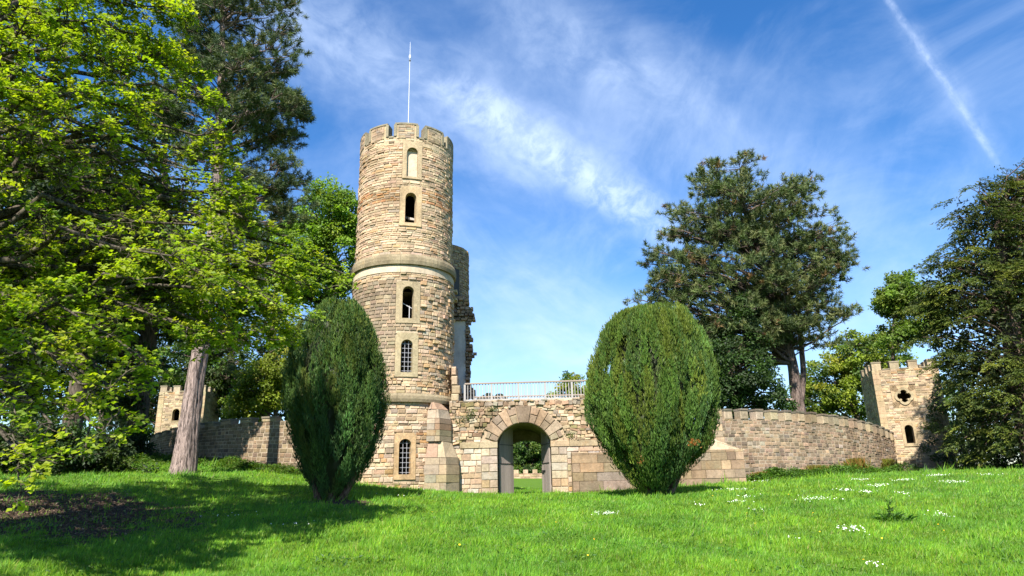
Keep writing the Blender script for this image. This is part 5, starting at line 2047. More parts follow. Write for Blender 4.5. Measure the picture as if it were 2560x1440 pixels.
# ivy-clad trunk and dark trees under the right pine
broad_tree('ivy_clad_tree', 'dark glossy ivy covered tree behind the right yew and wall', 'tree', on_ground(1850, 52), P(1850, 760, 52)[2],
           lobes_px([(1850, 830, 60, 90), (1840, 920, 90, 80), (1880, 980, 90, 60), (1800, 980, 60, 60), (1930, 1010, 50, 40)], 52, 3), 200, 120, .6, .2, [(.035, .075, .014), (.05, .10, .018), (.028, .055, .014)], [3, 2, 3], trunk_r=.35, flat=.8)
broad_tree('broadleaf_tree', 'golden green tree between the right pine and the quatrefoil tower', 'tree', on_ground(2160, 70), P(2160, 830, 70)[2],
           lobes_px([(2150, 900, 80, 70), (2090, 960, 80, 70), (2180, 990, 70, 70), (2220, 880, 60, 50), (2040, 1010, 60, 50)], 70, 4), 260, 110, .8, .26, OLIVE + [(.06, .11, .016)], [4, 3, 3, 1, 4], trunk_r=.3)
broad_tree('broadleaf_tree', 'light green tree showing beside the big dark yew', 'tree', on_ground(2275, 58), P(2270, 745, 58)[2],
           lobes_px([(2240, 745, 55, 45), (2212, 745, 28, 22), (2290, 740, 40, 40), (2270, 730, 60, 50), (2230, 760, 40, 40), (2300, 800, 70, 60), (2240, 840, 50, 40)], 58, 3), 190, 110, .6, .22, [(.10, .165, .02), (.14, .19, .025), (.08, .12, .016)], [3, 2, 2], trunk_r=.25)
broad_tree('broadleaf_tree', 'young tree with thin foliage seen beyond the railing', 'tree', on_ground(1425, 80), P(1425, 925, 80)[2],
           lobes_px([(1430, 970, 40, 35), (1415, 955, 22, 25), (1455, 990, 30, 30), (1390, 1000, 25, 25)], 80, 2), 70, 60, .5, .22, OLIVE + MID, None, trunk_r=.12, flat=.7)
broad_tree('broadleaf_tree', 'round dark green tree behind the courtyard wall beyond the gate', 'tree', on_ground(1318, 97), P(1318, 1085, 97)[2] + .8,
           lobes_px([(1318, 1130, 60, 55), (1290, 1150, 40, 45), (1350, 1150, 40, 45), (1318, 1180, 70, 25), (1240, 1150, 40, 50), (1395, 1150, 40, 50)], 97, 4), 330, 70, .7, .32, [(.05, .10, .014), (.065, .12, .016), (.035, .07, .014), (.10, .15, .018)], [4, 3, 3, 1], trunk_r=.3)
# small distant spruces beyond the railing
for (px, pyt) in ((1204, 991), (1212, 987), (1222, 982), (1237, 990), (1248, 984), (1190, 994), (1260, 993)):
    Ys = 110
    t_ = P(px, pyt, Ys)
    b_ = (t_[0], Ys, gz(t_[0], Ys))
    root = thing('spruce_tree', 'small distant spruce in the row seen through the railing', 'tree', b_, 'distant spruces')
    trunk_obj(root, [b_, (b_[0], Ys, t_[2] - .3)], [.2, .03], (.12, .09, .07), ks=5)
    n = 900
    f_ = RNG.random(n) ** .7
    z_ = t_[2] - (1 - f_) * min(12, t_[2] - b_[2])
    r_ = (1 - f_) * 2.6 * np.sqrt(RNG.random(n)) + .1
    a_ = RNG.random(n) * 6.283
    pos = np.stack([t_[0] + r_ * np.cos(a_), Ys + r_ * np.sin(a_), z_], 1)
    d = np.stack([np.cos(a_), np.sin(a_), np.full(n, -.2)], 1)
    v, f, kk = leaves(pos, d, rand_unit(n) + [0, 0, 1], .6, .25, LEAF_DIAMOND)
    leaf_obj('crown', [(v, f, kk, shade(n, [(.03, .05, .025), (.04, .065, .03)]))], M_NEEDLE, root)

# far belt of woodland closing the view
n = 0
parts = []
pcl = []
for i in range(330):
    a_ = R(RNG.uniform(-50, 50))
    d_ = RNG.uniform(125, 175)
    x, y = d_ * math.sin(a_), d_ * math.cos(a_)
    if abs(a_ - R(4)) < R(9):                       # open view over the gate wall
        hh = RNG.uniform(1, 5)
    elif abs(a_) > R(22):
        hh = RNG.uniform(2, 17)
    else:
        hh = RNG.uniform(1, 6)
    pcl.append((x, y, 1.2 + hh))
wood = leaf_obj('woodland', [broad_clumps(np.array(pcl), 3.4, 80, .9, DEEP + MID, None, .8)], M_LEAF, None)
tag(wood, 'dark belt of distant woodland', 'woodland', kind='stuff')

# ------------------------------------------------------------------ big dark yew at the right
YY = 39.0
by_ = on_ground(2600, YY)
root = thing('yew_tree', 'huge dark yew with drooping gold green sprays at the right edge', 'tree', by_)
tp = [np.array(by_) - [0, 0, .4], np.array(by_) + [0, 0, 5], np.array(by_) + [.4, 0, 11], np.array(by_) + [.8, 0, 15]]
trunk_obj(root, tp, [.8, .7, .4, .1], (.13, .09, .07), ks=12)
lob = [(2470, 800, 150, 170), (2575, 640, 150, 220), (2480, 580, 80, 110), (2430, 700, 85, 95), (2540, 470, 55, 70), (2370, 790, 60, 75), (2450, 940, 80, 110), (2560, 1000, 150, 140), (2660, 800, 170, 330), (2470, 1070, 80, 80), (2700, 520, 130, 180), (2355, 730, 35, 40), (2400, 600, 25, 45), (2330, 830, 35, 35), (2340, 690, 40, 55), (2330, 775, 40, 50), (2390, 880, 50, 50), (2300, 745, 40, 40), (2350, 640, 35, 45), (2420, 520, 40, 60), (2480, 455, 30, 50)]
lobes = lobes_px(lob, YY, 4.5)
cl = clumps_of(lobes, 760, .70)
limbs_for(root, tp, cl, .14, (.10, .07, .055), frac=.5, sag=.05)
# boughs: each a drooping plate of flat fronds fanned outwards, dark gaps between
cen = np.array([by_[0] - .5, YY, 0])
outd = cl - cen; outd[:, 2] = 0
outd = norm(norm(outd) + RNG.normal(0, .35, (len(cl), 3)) * np.array([1, 1, .2]) + np.array([0, -.25, 0]))
bside = norm(np.cross(outd, [0, 0, 1.0]))
bl_ = RNG.uniform(.9, 1.6, len(cl))
frn = 13
fi = np.repeat(np.arange(len(cl)), frn)
ft = RNG.random(len(fi)) ** .8
fs = np.sign(RNG.random(len(fi)) - .5)
fc = cl[fi] + outd[fi] * ((ft - .5) * bl_[fi])[:, None] - np.array([0, 0, .35]) * (ft ** 2 * bl_[fi])[:, None] + RNG.normal(0, .07, (len(fi), 3))
fo = norm(outd[fi] * .8 + bside[fi] * (fs * RNG.uniform(.1, 1.0, len(fi)))[:, None] + RNG.normal(0, .12, (len(fi), 3)) - np.array([0, 0, .12]))
per = 20
n = len(fc) * per
ci = np.repeat(np.arange(len(fc)), per)
u = RNG.random(n)
Lf = RNG.uniform(.45, .85, len(fc))
sd2 = norm(np.cross(fo, [0, 0, 1.0]))
sgn = np.sign(RNG.random(n) - .5)
wv = (1 - u) * .26 * Lf[ci]
pos = fc[ci] + fo[ci] * (u * Lf[ci])[:, None] + sd2[ci] * (sgn * wv * RNG.random(n))[:, None] - np.array([0, 0, 1]) * (u ** 2 * Lf[ci] * .30)[:, None]
d = norm(fo[ci] * .8 + sd2[ci] * (sgn * .6)[:, None] + RNG.normal(0, .2, (n, 3)) - np.array([0, 0, .2]))
c = shade(len(cl), [(.052, .082, .016), (.074, .102, .017), (.040, .064, .016), (.10, .118, .016)], [4, 3, 3, 2], .15)[fi[ci]] * np.exp(RNG.normal(0, .15, (n, 1)))
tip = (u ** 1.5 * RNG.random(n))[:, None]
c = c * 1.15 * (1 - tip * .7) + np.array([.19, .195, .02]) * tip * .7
Ls = RNG.uniform(.10, .18, n)
v, f, kk = leaves(pos, d, norm(RNG.normal(0, .35, (n, 3)) + np.array([0, -.25, 1])), Ls, Ls * .36, LEAF_DIAMOND)
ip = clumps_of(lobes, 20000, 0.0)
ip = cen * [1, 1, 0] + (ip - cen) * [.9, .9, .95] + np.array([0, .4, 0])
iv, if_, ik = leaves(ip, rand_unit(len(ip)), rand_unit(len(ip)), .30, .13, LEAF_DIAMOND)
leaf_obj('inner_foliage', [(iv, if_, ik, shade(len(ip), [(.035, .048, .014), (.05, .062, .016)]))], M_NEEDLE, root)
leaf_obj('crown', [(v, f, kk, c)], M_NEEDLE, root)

# ------------------------------------------------------------------ foreground maple, trunk outside the frame at the left
mb0 = np.array([-15.6, 14.5, gz(-15.6, 14.5)])
root = thing('maple_tree', 'big maple with lime green young leaves overhanging the lawn from the left', 'tree', mb0)
mtp = [mb0 - [0, 0, .4], mb0 + [.1, 0, 2.4], mb0 + [.5, .3, 5.5], mb0 + [1.0, .8, 10], mb0 + [1.4, 1.0, 15]]
trunk_obj(root, mtp, [.62, .5, .42, .28, .08], (.13, .105, .08), ks=12)
MAPLE_ENDS = [  # tips of the main boughs: as seen, with their distances
    (430, 20, 16), (330, -60, 15), (430, 150, 16.5), (525, 250, 17), (540, 330, 17), (500, 190, 18), (250, 60, 14), (150, 120, 13), (360, 260, 15), (560, 430, 17.5), (610, 490, 18),
    (450, 420, 16), (640, 540, 18), (700, 590, 18.5), (770, 630, 19), (850, 680, 19.5), (830, 720, 19), (740, 700, 17.5), (690, 760, 17), (760, 800, 18), (640, 840, 17), (560, 640, 15),
    (480, 560, 14.5), (350, 500, 15.5), (250, 330, 13.5), (520, 700, 14), (430, 640, 13), (560, 780, 15), (470, 820, 14.5), (350, 700, 12.5), (300, 600, 14), (240, 820, 12), (360, 900, 13), (330, 960, 12.5),
    (300, 1030, 12), (200, 960, 11.5), (250, 1080, 12), (130, 1060, 11), (60, 1150, 10.5), (100, 900, 11.5), (30, 1000, 11), (80, 760, 13), (120, 620, 14), (40, 470, 13), (90, 350, 12.5), (20, 220, 12), (180, 430, 14.5),
    (620, 720, 16), (600, 600, 17), (680, 660, 17.5), (200, 230, 13), (60, 60, 12), (150, -50, 13), (420, -120, 16), (520, 860, 15.5), (430, 480, 17.5), (380, 360, 17), (300, 420, 16.5), (470, 300, 17.5), (380, 100, 16.5), (300, 180, 15), (560, 530, 18), (250, 700, 15), (160, 800, 13.5), (660, 780, 18.5), (720, 830, 19), (580, 860, 17.5), (560, 700, 18.5), (600, 780, 18), (520, 620, 18), (650, 640, 19), (720, 720, 19), (790, 680, 19.5), (500, 760, 17), (540, 860, 18), (450, 760, 17), (620, 560, 18.5), (700, 850, 18.5), (480, 680, 18), (580, 480, 18), (530, 380, 17.5)]
ends = np.array([P(*e) for e in MAPLE_ENDS])
# boughs beyond the frame (behind and above the camera's left) that carry the shade on the lawn
beyond = np.array([q_ for q_ in [(-11, 8, 6), (-12.2, 9, 6.3), (-10.3, 7, 6.8), (-13, 7.5, 6.2), (-9.2, 6.5, 6.8), (-12, 6, 8), (-10, 4, 9.5), (-13, 2, 7), (-9, 8, 10.5), (-17, 4, 8), (-7.5, 7, 10), (-14, 9, 12), (-10, 11, 13), (-20, 8, 8), (-8, 11, 12.5), (-6.5, 10, 10.5), (-16, 12, 15), (-12, 16, 15.5), (-22, 14, 10), (-9.5, 14, 13.5), (-11, 1, 8.5), (-8.2, 4.5, 9.5), (-18, 18, 12), (-6.2, 13, 11.8), (-14, 5, 10), (-12, 8, 11)] if q_[2] - (15 - q_[1]) * 1.05 < 1.2], float)
crown_top = np.array([(-15, 12, 9), (-17, 13, 10), (-13.5, 13, 8.5), (-16, 10, 8), (-14.5, 15, 11), (-18, 16, 11), (-19, 12, 9), (-13, 11, 7.5), (-15, 17, 12), (-17.5, 9, 7.5), (-14, 15, 15.5), (-11, 16, 14.5), (-16, 17, 15), (-12.5, 18, 15), (-9.5, 17, 13.5), (-13, 13, 14), (-17, 15, 13), (-10.5, 18, 15), (-14.5, 12, 11), (-16, 14, 12.5), (-12.5, 15.5, 16), (-15, 19, 14.5), (-18, 13, 11.5), (-19, 14, 10.5), (-20, 15, 11), (-18, 17, 8.8), (-19.5, 17, 9.4), (-21, 13, 12), (-22, 16, 12), (-20, 18, 8.5), (-16.5, 18, 10), (-18.5, 15, 13), (-17, 20, 9.5), (-15, 21, 11), (-17.5, 18.5, 12.5), (-16, 19, 13), (-14.5, 20, 12.5), (-13, 19.5, 13.5), (-17.5, 20, 14), (-15.5, 21.5, 13), (-12, 20, 14.5), (-14, 18, 14), (-11, 19.5, 13.8)], float)
allends = np.concatenate([ends, beyond, crown_top])
mt = np.array(mtp)
hz_ = np.clip(allends[:, 2] - .28 * np.linalg.norm(allends[:, :2] - mb0[:2], axis=1) + RNG.normal(0, .6, len(allends)), 2.2, 13)
st = np.stack([np.interp(hz_, mt[:, 2], mt[:, i]) for i in range(3)], 1)
bp = limb_paths(st, allends, .16, 10, .035)
rad0 = .045 + .011 * np.linalg.norm(allends - st, axis=1)
v, f = tubes(bp, rad0[:, None] * np.linspace(1, .12, 10)[None], 6)
bo = mesh_obj('boughs', v, f, M_BARK, root, (.085, .072, .055), True)
bo['kind'] = 'stuff'
# side branches along each bough
NS = 20
nb_ = len(allends)
tpar = RNG.uniform(.42, 1.0, (nb_, NS)); tpar[:, 0] = 1.0; tpar[:, 1] = .93
bi = np.repeat(np.arange(nb_), NS)
tp_ = tpar.ravel() * 9
i0 = np.minimum(tp_.astype(int), 8); fr_ = (tp_ - i0)[:, None]
sp = bp[bi, i0] * (1 - fr_) + bp[bi, i0 + 1] * fr_
along = norm(bp[bi, i0 + 1] - bp[bi, i0])
sidev = norm(np.cross(along, [0, 0, 1.0]))
sg = np.where(RNG.random(len(bi)) < .5, -1, 1)[:, None]
sdv = norm(along * RNG.uniform(.3, .9, (len(bi), 1)) + sidev * sg * RNG.uniform(.2, 1, (len(bi), 1)) + RNG.normal(0, .25, (len(bi), 3)))
sl_ = RNG.uniform(.5, 1.25, len(bi)) * np.clip(1.5 - tpar.ravel() * .9, .35, 1.1)
se = sp + sdv * sl_[:, None] - np.array([0, 0, .12]) * sl_[:, None]
sbp = limb_paths(sp, se, .10, 5, .05)
v, f = tubes(sbp, np.repeat(np.linspace(.02, .007, 5)[None], len(sbp), 0), 4)
tw = mesh_obj('branches', v, f, M_TWIG, root, (.11, .095, .07), True)
tw['kind'] = 'stuff'
# twigs, each ending in a rosette of leaves
NT_ = 8
ti = np.repeat(np.arange(len(sbp)), NT_)
tq = RNG.uniform(.25, 1.0, len(ti)) * 4
i0 = np.minimum(tq.astype(int), 3); fr_ = (tq - i0)[:, None]
tsp = sbp[ti, i0] * (1 - fr_) + sbp[ti, i0 + 1] * fr_
tdir = norm(norm(sbp[ti, 4] - sbp[ti, 0]) * .6 + RNG.normal(0, .6, (len(ti), 3)) * np.array([1, 1, .5]) + np.array([0, 0, .25]))
tl = RNG.uniform(.12, .38, len(ti))
tend = tsp + tdir * tl[:, None]
tpp = np.stack([tsp, tend], 1)
v, f = tubes(tpp, np.repeat(np.array([[.006, .003]]), len(tpp), 0), 3)
tw = mesh_obj('twigs', v, f, M_TWIG, root, (.14, .12, .08), True)
tw['kind'] = 'stuff'
TRIS[0] += len(f) * 2
# fewer leaves on the sparse boughs low and far left
vis_px, vis_py = project(tend)
keep = np.ones(len(tend), bool)
sparse = (vis_px < 480) & (vis_py > 270) & (vis_py < 620)
keep &= ~(sparse & (RNG.random(len(tend)) < .62))
blk = np.sin(tend[:, 0] * 1.9 + 2 * np.sin(tend[:, 2] * 1.3)) * np.sin(tend[:, 1] * 1.7 + tend[:, 2] * 1.1)
keep &= ~((blk < -.35) & (RNG.random(len(tend)) < .55))
clear = (vis_px > 385) & (vis_px < 560) & (vis_py > 915)
keep &= ~(clear & (RNG.random(len(tend)) < .9))
keep &= ~((vis_px < 330) & (vis_py > 900) & (RNG.random(len(tend)) < .45))
gap = ((vis_px - 330) / 120) ** 2 + ((vis_py - 760) / 80) ** 2 < 1
keep &= ~(gap & (RNG.random(len(tend)) < .6))
tend_k, tdir_k, ti_k = tend[keep], tdir[keep], ti[keep]
per = 9
ci = np.repeat(np.arange(len(tend_k)), per)
n = len(ci)
aa = RNG.random(n) * 6.283
d = norm(np.stack([np.cos(aa), np.sin(aa), RNG.normal(-.15, .3, n)], 1) + tdir_k[ci] * .4)
nrm_ = norm(RNG.normal(0, .35, (n, 3)) + np.array([-.15, -.75, 1.0]))
Ls = RNG.uniform(.075, .135, n)
cc = shade(len(sbp), [(.225, .30, .012), (.26, .32, .014), (.18, .265, .012), (.285, .32, .016), (.13, .20, .014)], [4, 3, 3, .8, 1.5], .10)[ti_k[ci]] * np.exp(RNG.normal(0, .16, (n, 1)))
v, f, kk = leaves(tend_k[ci] + d * .02 + RNG.normal(0, .035, (n, 3)), d, nrm_, Ls, Ls * .85, LEAF_DIAMOND)
leaf_obj('crown', [(v, f, kk, cc)], M_YOUNG, root)

# ------------------------------------------------------------------ shrubs and undergrowth
def shrub(name, label, px, Y, w_px, h_px, cols, n_cl, per, L, group=None, rad=.35, mat=None):
    b_ = np.array(on_ground(px, Y))
    pxm = 1745 / Y
    rx, rz = w_px / 2 / pxm, h_px / pxm
    root = thing(name, label, 'shrub', b_, group)
    cl = np.stack([b_[0] + RNG.normal(0, .5, n_cl) * rx, b_[1] + RNG.normal(0, .4, n_cl) * min(rx, 1.3), b_[2] + RNG.random(n_cl) ** .8 * rz], 1)
    q_ = ((cl[:, 0] - b_[0]) / rx) ** 2 + ((cl[:, 2] - b_[2]) / rz) ** 2
    cl[q_ > 1, 2] = b_[2] + .3 * rz * RNG.random(int((q_ > 1).sum()))
    st = np.repeat((b_ - [0, 0, .1])[None], len(cl), 0) + RNG.normal(0, .12, (len(cl), 3)) * [rx, .5, 0]
    p = limb_paths(st, cl, .1, 4, .05)
    v, f = tubes(p, np.repeat(np.linspace(.02, .006, 4)[None], len(p), 0), 3)
    so = mesh_obj('stems', v, f, M_TWIG, root, (.12, .1, .06), True); so['kind'] = 'stuff'
    leaf_obj('foliage', [broad_clumps(cl, rad, per, L, cols, None, .8)], mat or M_LEAF, root)
    return root


SHR = [(.03, .065, .014), (.045, .09, .016), (.025, .05, .012)]
for (px, Y, w_, h_, lab, cols) in (
        (255, 33, 170, 85, 'dark round shrub beside the litter patch under the maple', DEEP),
        (130, 31, 180, 130, 'green laurel like shrub at the left edge', SHR),
        (335, 42, 90, 80, 'low shrub at the left end of the left wall', SHR),
        (30, 29, 130, 110, 'shaded bush below the hanging maple boughs', DEEP),
        (290, 50, 120, 170, 'tall shrub left of the left square tower', [(.05, .10, .014), (.07, .12, .016), (.035, .07, .014)]),
        (2410, 48.5, 170, 260, 'bush filling the shade right of the quatrefoil tower', DEEP),
        (2440, 62, 240, 170, 'dark shrub far behind the big yew beside the quatrefoil tower', DEEP),
        (2580, 58, 240, 190, 'dark shrub behind the big yew trunk at the right edge', DEEP),
        (2500, 43, 190, 190, 'dark bush under the big yew at the right edge', DEEP)):
    shrub('shrub', lab, px, Y, w_, h_, cols, 75, 60, .16, 'shrubs around the lawn')


def strands(name, pts, h, wdt, cols, w, lean=.35, mat=None):
    n = len(pts)
    d = norm(np.stack([RNG.normal(0, lean, n), RNG.normal(0, lean, n), np.ones(n)], 1))
    v, f, kk = leaves(pts, d, rand_unit(n) * [1, 1, .2], h, wdt, LEAF_DIAMOND)
    return v, f, kk, shade(n, cols, w, .2)


# nettles and ground cover along the wall feet
def cover(name, label, poly, n, hmax, cols, L=.1, cat='undergrowth'):
    pts = []
    for (px, py, Y, spx, spy) in poly:
        k_ = n // len(poly)
        x = P(px, py, Y)[0] + RNG.normal(0, .5, k_) * spx
        y = Y + RNG.normal(0, .5, k_) * spy
        pts.append(np.stack([x, y, ground(x, y)], 1))
    pts = np.concatenate(pts)
    hh = RNG.random(len(pts)) * hmax * (.6 + .5 * np.sin(pts[:, 0] * 2.1) * np.sin(pts[:, 1] * 1.7 + 1))
    pts[:, 2] += np.maximum(hh, 0)
    n_ = len(pts)
    v, f, kk = leaves(pts, rand_unit(n_) * [1, 1, .4], rand_unit(n_) * .5 + [0, 0, .9], RNG.uniform(.7, 1.3, n_) * L, RNG.uniform(.4, .7, n_) * L, LEAF_DIAMOND)
    o = leaf_obj(name, [(v, f, kk, shade(n_, cols, None, .25))], M_LEAF, None)
    tag(o, label, cat, kind='stuff')


cover('nettles', 'fresh green nettles along the foot of the right wall', [(1900, 1190, 38.6, 1.4, .8), (1960, 1188, 39.3, 1.6, .9), (2030, 1186, 40.4, 1.6, .9), (2110, 1186, 42.0, 1.6, .9), (2200, 1185, 45, 2, .8)], 22000, .62, [(.06, .14, .014), (.085, .17, .016), (.045, .10, .014)], .13)
cover('ground_cover', 'green weeds and brambles along the foot of the left wall', [(400, 1170, 42, 3, 1.2), (520, 1172, 39.5, 3, 1), (620, 1170, 38.3, 2.5, .9), (700, 1170, 38, 2, .9), (330, 1175, 38, 3, 1.5), (200, 1180, 34, 4, 1.5)], 26000, .5, [(.06, .13, .014), (.08, .16, .016), (.04, .08, .014), (.10, .14, .016)], .13)
# tufts of old fern fronds by the wall
for (px, Y, lab, cols, h_) in ((2138, 43.2, 'clump of rusty orange fern at the wall foot', [(.25, .13, .03), (.20, .15, .03), (.13, .15, .02)], .95), (2216, 47.6, 'clump of yellow green fern beside the quatrefoil tower', [(.20, .20, .03), (.13, .17, .02), (.2, .16, .03)], .9), (1903, 39.0, 'small orange dead fern near the low base wall', [(.28, .16, .05), (.2, .15, .03)], .5), (2040, 41.3, 'thin yellowish fern at the middle of the right wall', [(.2, .2, .04), (.2, .15, .03)], .6)):
    b_ = np.array(on_ground(px, Y))
    n = 900
    pts = np.repeat(b_[None], n, 0) + np.stack([RNG.normal(0, .25, n), RNG.normal(0, .2, n), RNG.random(n) * h_ * .6], 1)
    o = leaf_obj('fern_clump', [strands('', pts, h_ * .5, .035, cols, None, .3)], M_LEAF, None)
    o['kind'] = 'thing'
    tag(o, lab, 'fern')
# small plants growing on the masonry
wp = []
for (px, py, Y) in ((1170, 1043, 37.85), (1230, 1022, 37.85), (1180, 1030, 37.85), (1425, 1088, 37.85), (1150, 1050, 37.85)):
    p_ = P(px, py, Y)
    wp.append(np.repeat(p_[None], 60, 0) + RNG.normal(0, .13, (60, 3)) * [1.3, .4, .6])
wp = np.concatenate(wp)
v, f, kk = leaves(wp, rand_unit(len(wp)), rand_unit(len(wp)), .09, .05, LEAF_DIAMOND)
o = leaf_obj('wall_weeds', [(v, f, kk, shade(len(wp), [(.09, .12, .02), (.06, .11, .016)]))], M_LEAF, gate)

# ------------------------------------------------------------------ grass
def in_building(x, y):
    r_t = np.hypot(x - TX, y - TY) < R_LOW + .05
    g_w = (x > GW_X0) & (x < GW_X1) & (y > GY0 - .1) & (y < GY1) & ~((x > GCX - GHW) & (x < GCX + GHW))
    b_w = (x > bx0) & (x < bx1) & (y > by_f - .05) & (y < by_f + 1)
    return r_t | g_w | b_w


NG = 470000
Yr0, Yr1 = 12.3, 62.0
uu = RNG.random(NG)
yy_ = 1 / (1 / Yr0 + uu * (1 / Yr1 - 1 / Yr0))
ax_ = RNG.uniform(-.80, .80, NG)
xx_ = ax_ * yy_
ok = ~in_building(xx_, yy_)
sl = bare_soil(xx_, yy_)
ok &= RNG.random(NG) > np.clip(sl * 1.25 - .14, 0, .93)
ok &= ~((yy_ > 38.5) & (RNG.random(NG) < .5) & (np.abs(xx_ - GCX) > 3))
xx_, yy_ = xx_[ok], yy_[ok]
zz_ = ground(xx_, yy_)
n = len(xx_)
cl1 = np.sin(xx_ * 1.7 + 2 * np.sin(yy_ * .9)) * np.sin(yy_ * 1.3 + xx_ * .4)
cl2 = np.sin(xx_ * 5.1 + 3 * np.sin(yy_ * 2.3)) * np.sin(yy_ * 4.7 + 1.1 * np.sin(xx_ * 3.1))
cl3 = np.sin(xx_ * 13.1 + 2 * np.sin(yy_ * 7.3)) * np.sin(yy_ * 11.7)
hh = (.085 + .025 * cl1 + .03 * cl2 + .02 * cl3) * RNG.uniform(.5, 1.5, n)
hh = np.clip(hh, .03, .24)
tuft = (np.sin(xx_ * 2.9 + 2.2 * np.sin(yy_ * 1.9)) * np.sin(yy_ * 3.3 + 1.6 * np.sin(xx_ * 2.1))) > .62
hh = np.where(tuft, hh * 1.9, hh)
far_f = np.clip((yy_ - 20) / 20, 0, 1)
hh *= 1 + .25 * far_f
near_wall = ((yy_ > GY0 - .55) & (yy_ < GY0) & (np.abs(xx_ - GCX) > GHW)) | (np.hypot(xx_ - TX, yy_ - TY) < R_LOW + .5) | ((yy_ > by_f - .5) & (yy_ < by_f) & (xx_ > bx0) & (xx_ < bx1))
for (qx, qy, qr) in ((b0[0], 33.0, 1.25), (bl[0], 28.0, 1.3), (br[0], 28.5, 1.2)):
    near_wall |= np.hypot(xx_ - qx, yy_ - qy) < qr
hh = np.where(near_wall & (cl2 + cl1 > -.3), hh * 1.8, hh)
pos = np.stack([xx_, yy_, zz_ - .01], 1)
wind = np.stack([.18 + .2 * cl2, .1 * cl1, np.zeros(n)], 1)
d = norm(np.stack([RNG.normal(0, .38, n), RNG.normal(0, .38, n), np.ones(n)], 1) + wind)
ww = .009 + .00105 * yy_
v, f, kk = leaves(pos, d, norm(np.stack([RNG.normal(0, .6, n), -np.ones(n) * .8, RNG.random(n) * .9], 1)), hh, ww, NEEDLE)
base_c = np.array([.105, .205, .012])
gc = shade(n, [(.13, .27, .012), (.16, .29, .014), (.085, .20, .016), (.20, .27, .02), (.25, .25, .07)], [4, 3.4, 3, 1.2, .25], .18)
gc *= (1 + .17 * cl1 + .16 * cl2 + .10 * cl3)[:, None]
blue = np.clip(.5 + .9 * np.sin(xx_ * .83 + 1.7 * np.sin(yy_ * .61 + 2)) * np.sin(yy_ * .77 + xx_ * .31), 0, 1)[:, None]
gc *= 1 - blue * np.array([.24, .12, -.12])
gc *= .97
go = leaf_obj('grass', [(v, f, kk, gc)], M_LEAF, None)
tag(go, 'lush green grass blades covering the lawn', 'grass', kind='stuff')

# ------------------------------------------------------------------ daisies, weeds, litter
dz = []
for (px, py, sw, k_) in ((1520, 1287, 24, 90), (1842, 1226, 34, 80), (1850, 1257, 22, 50), (1870, 1243, 30, 30), (2042, 1249, 34, 90), (2115, 1228, 16, 60), (2156, 1201, 18, 60), (2190, 1216, 24, 90), (2170, 1232, 20, 60), (2254, 1237, 18, 40), (2258, 1202, 22, 60), (2345, 1190, 30, 90), (2378, 1207, 26, 120),
                         (2470, 1188, 22, 50), (2356, 1291, 18, 40), (2126, 1327, 26, 70), (1900, 1205, 30, 40), (1750, 1266, 14, 20), (1896, 1278, 18, 20), (2180, 1415, 14, 18), (1075, 1225, 20, 14), (560, 1290, 60, 20), (980, 1240, 30, 14), (1985, 1350, 20, 8), (760, 1310, 50, 16)):
    # walk the sight line down to the ground
    dr = ray(px, py)
    tts = np.linspace(12, 60, 1200)
    pts = dr[None] * (tts / dr[1])[:, None]
    gzv = ground(pts[:, 0], pts[:, 1])
    hit = np.nonzero(pts[:, 2] < gzv + .08)[0]
    if not len(hit):
        continue
    p_ = pts[hit[0]]
    pxm = 1745 / p_[1]
    sx = sw / pxm * .75
    x = p_[0] + RNG.normal(0, .8, k_) * sx
    y = p_[1] + RNG.normal(0, .6, k_) * max(.35, sx * .8)
    kk_ = RNG.random(k_) < .6
    x, y = x[kk_], y[kk_]
    dz.append(np.stack([x, y, ground(x, y) + RNG.uniform(.10, .17, len(x))], 1))
dz = np.concatenate(dz)


def flowers(name, label, pts, rad_, petal, centre):
    n = len(pts)
    V, F, C = [], [], []
    kp = 7
    nrm_ = norm(RNG.normal(0, .35, (n, 3)) + np.array([0, -.45, 1]))
    s_ = norm(np.cross(nrm_, [0, 1.0, .1])); u_ = np.cross(s_, nrm_)
    a = np.arange(kp) / kp * 2 * np.pi
    rr = rad_ * RNG.uniform(.8, 1.2, n)
    rim = pts[:, None] + rr[:, None, None] * (s_[:, None] * np.cos(a)[None, :, None] + u_[:, None] * np.sin(a)[None, :, None])
    vv = np.concatenate([pts[:, None] - nrm_[:, None] * .004, rim, pts[:, None] + nrm_[:, None] * .006 + 0 * rim[:, :1]], 1)
    cen2 = pts[:, None] + nrm_[:, None] * .008 + (rim - pts[:, None]) * .38
    vv = np.concatenate([vv, cen2], 1)
    per_ = vv.shape[1]
    fl = [(0, 1 + i, 1 + (i + 1) % kp) for i in range(kp)] + [(kp + 1, kp + 2 + i, kp + 2 + (i + 1) % kp) for i in range(kp)]
    f = np.array(fl)[None] + (np.arange(n) * per_)[:, None, None]
    cc = np.array([petal] * (kp + 1) + [centre] * (kp + 1))
    o = mesh_obj(name, vv.reshape(-1, 3), f.reshape(-1, 3), M_LITTER, None, np.tile(cc, (n, 1)))
    tag(o, label, 'flowers', kind='stuff')


flowers('daisies', 'patches of small white daisies scattered over the lawn', dz, .0155, (.72, .80, .78), (.6, .45, .08))
x = RNG.uniform(-3, 14, 22); y = RNG.uniform(14, 26, 22)
flowers('dandelions', 'a few yellow dandelions dotted in the grass', np.stack([x, y, ground(x, y) + .13], 1), .02, (.75, .5, .02), (.7, .4, .02))

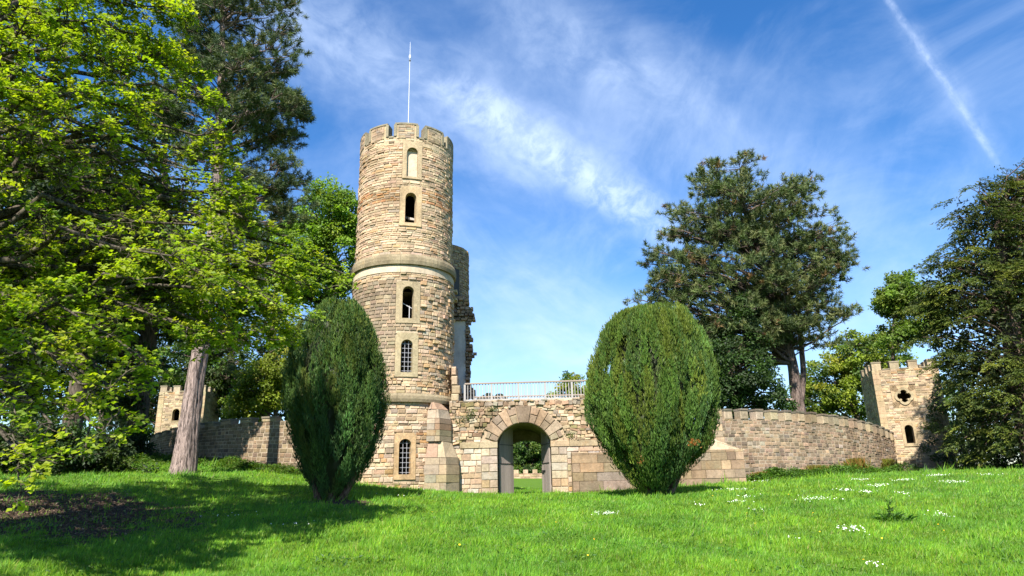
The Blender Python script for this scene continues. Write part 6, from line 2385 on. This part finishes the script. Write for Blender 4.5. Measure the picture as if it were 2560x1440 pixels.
n = 16000
y = 1 / (1 / 13 + RNG.random(n) * (1 / 36 - 1 / 13)); x = RNG.uniform(-.78, .78, n) * y
pn = np.sin(x * .9 + 2 * np.sin(y * .7)) * np.sin(y * 1.1 + x * .5)
kp_ = (pn > .35) & ~in_building(x, y)
x, y = x[kp_], y[kp_]; n = len(x)
v, f, kk = leaves(np.stack([x, y, ground(x, y) + RNG.uniform(.02, .10, n)], 1), rand_unit(n) * [1, 1, .4], norm(RNG.normal(0, .35, (n, 3)) + [0, -.3, 1]), RNG.uniform(.05, .12, n), RNG.uniform(.03, .06, n), LEAF_DIAMOND)
o = leaf_obj('lawn_weeds', [(v, f, kk, shade(n, [(.07, .16, .02), (.10, .20, .02), (.05, .12, .025)], None, .2))], M_LEAF, None)
tag(o, 'low broad leaved weeds growing among the lawn grass', 'weeds', kind='stuff')

# dock plant in the lawn
b_ = P(2232, 1318, 19.0)
b_[2] = gz(b_[0], 19.0)
root = thing('dock_plant', 'dark leafy dock plant standing alone in the lawn at right', 'plant', b_)
n = 46
a = RNG.random(n) * 6.283
d = norm(np.stack([np.cos(a), np.sin(a), RNG.uniform(.15, .9, n)], 1))
v, f, kk = leaves(np.repeat(b_[None], n, 0) + RNG.normal(0, .10, (n, 3)) * [2, 1, .3] + [0, 0, .06], d, rand_unit(n) * .4 + [0, 0, 1], RNG.uniform(.18, .36, n), .08, LEAF_DIAMOND)
leaf_obj('foliage', [(v, f, kk, shade(n, [(.05, .13, .018), (.07, .15, .02)]))], M_LEAF, root)
n = 60
hz2 = RNG.random(n) * .42
v, f, kk = leaves(np.repeat(b_[None], n, 0) + np.stack([RNG.normal(0, .03, n), RNG.normal(0, .03, n), hz2 + .1], 1), norm(RNG.normal(0, .7, (n, 3)) + [0, 0, .8]), rand_unit(n), .11, .045, LEAF_DIAMOND)
leaf_obj('stalk', [(v, f, kk, shade(n, [(.06, .13, .02)]))], M_LEAF, root)

# brown litter and twigs on the bare earth, colours darkened to stand for shade
n = 16000
c0 = P(140, 1265, 21.5)
x = c0[0] + RNG.normal(0, 3.4, n); y = c0[1] + RNG.normal(0, 3.0, n)
kp_ = RNG.random(n) < bare_soil(x, y)
x, y = x[kp_], y[kp_]
n = len(x)
pts = np.stack([x, y, ground(x, y) + RNG.random(n) * .03], 1)
v, f, kk = leaves(pts, rand_unit(n) * [1, 1, .25], rand_unit(n) * .6 + [0, 0, 1], RNG.uniform(.05, .16, n), RNG.uniform(.02, .06, n), LEAF_DIAMOND)
o = leaf_obj('leaf_litter', [(v, f, kk, shade(n, [(.11, .07, .045), (.16, .105, .065), (.065, .045, .03), (.26, .19, .13)], [4, 2, 3, .4], .25))], M_LITTER, None)
tag(o, 'dry brown leaf litter on bare earth under the maple', 'leaf litter', kind='stuff')
print('foliage triangles', TRIS[0])
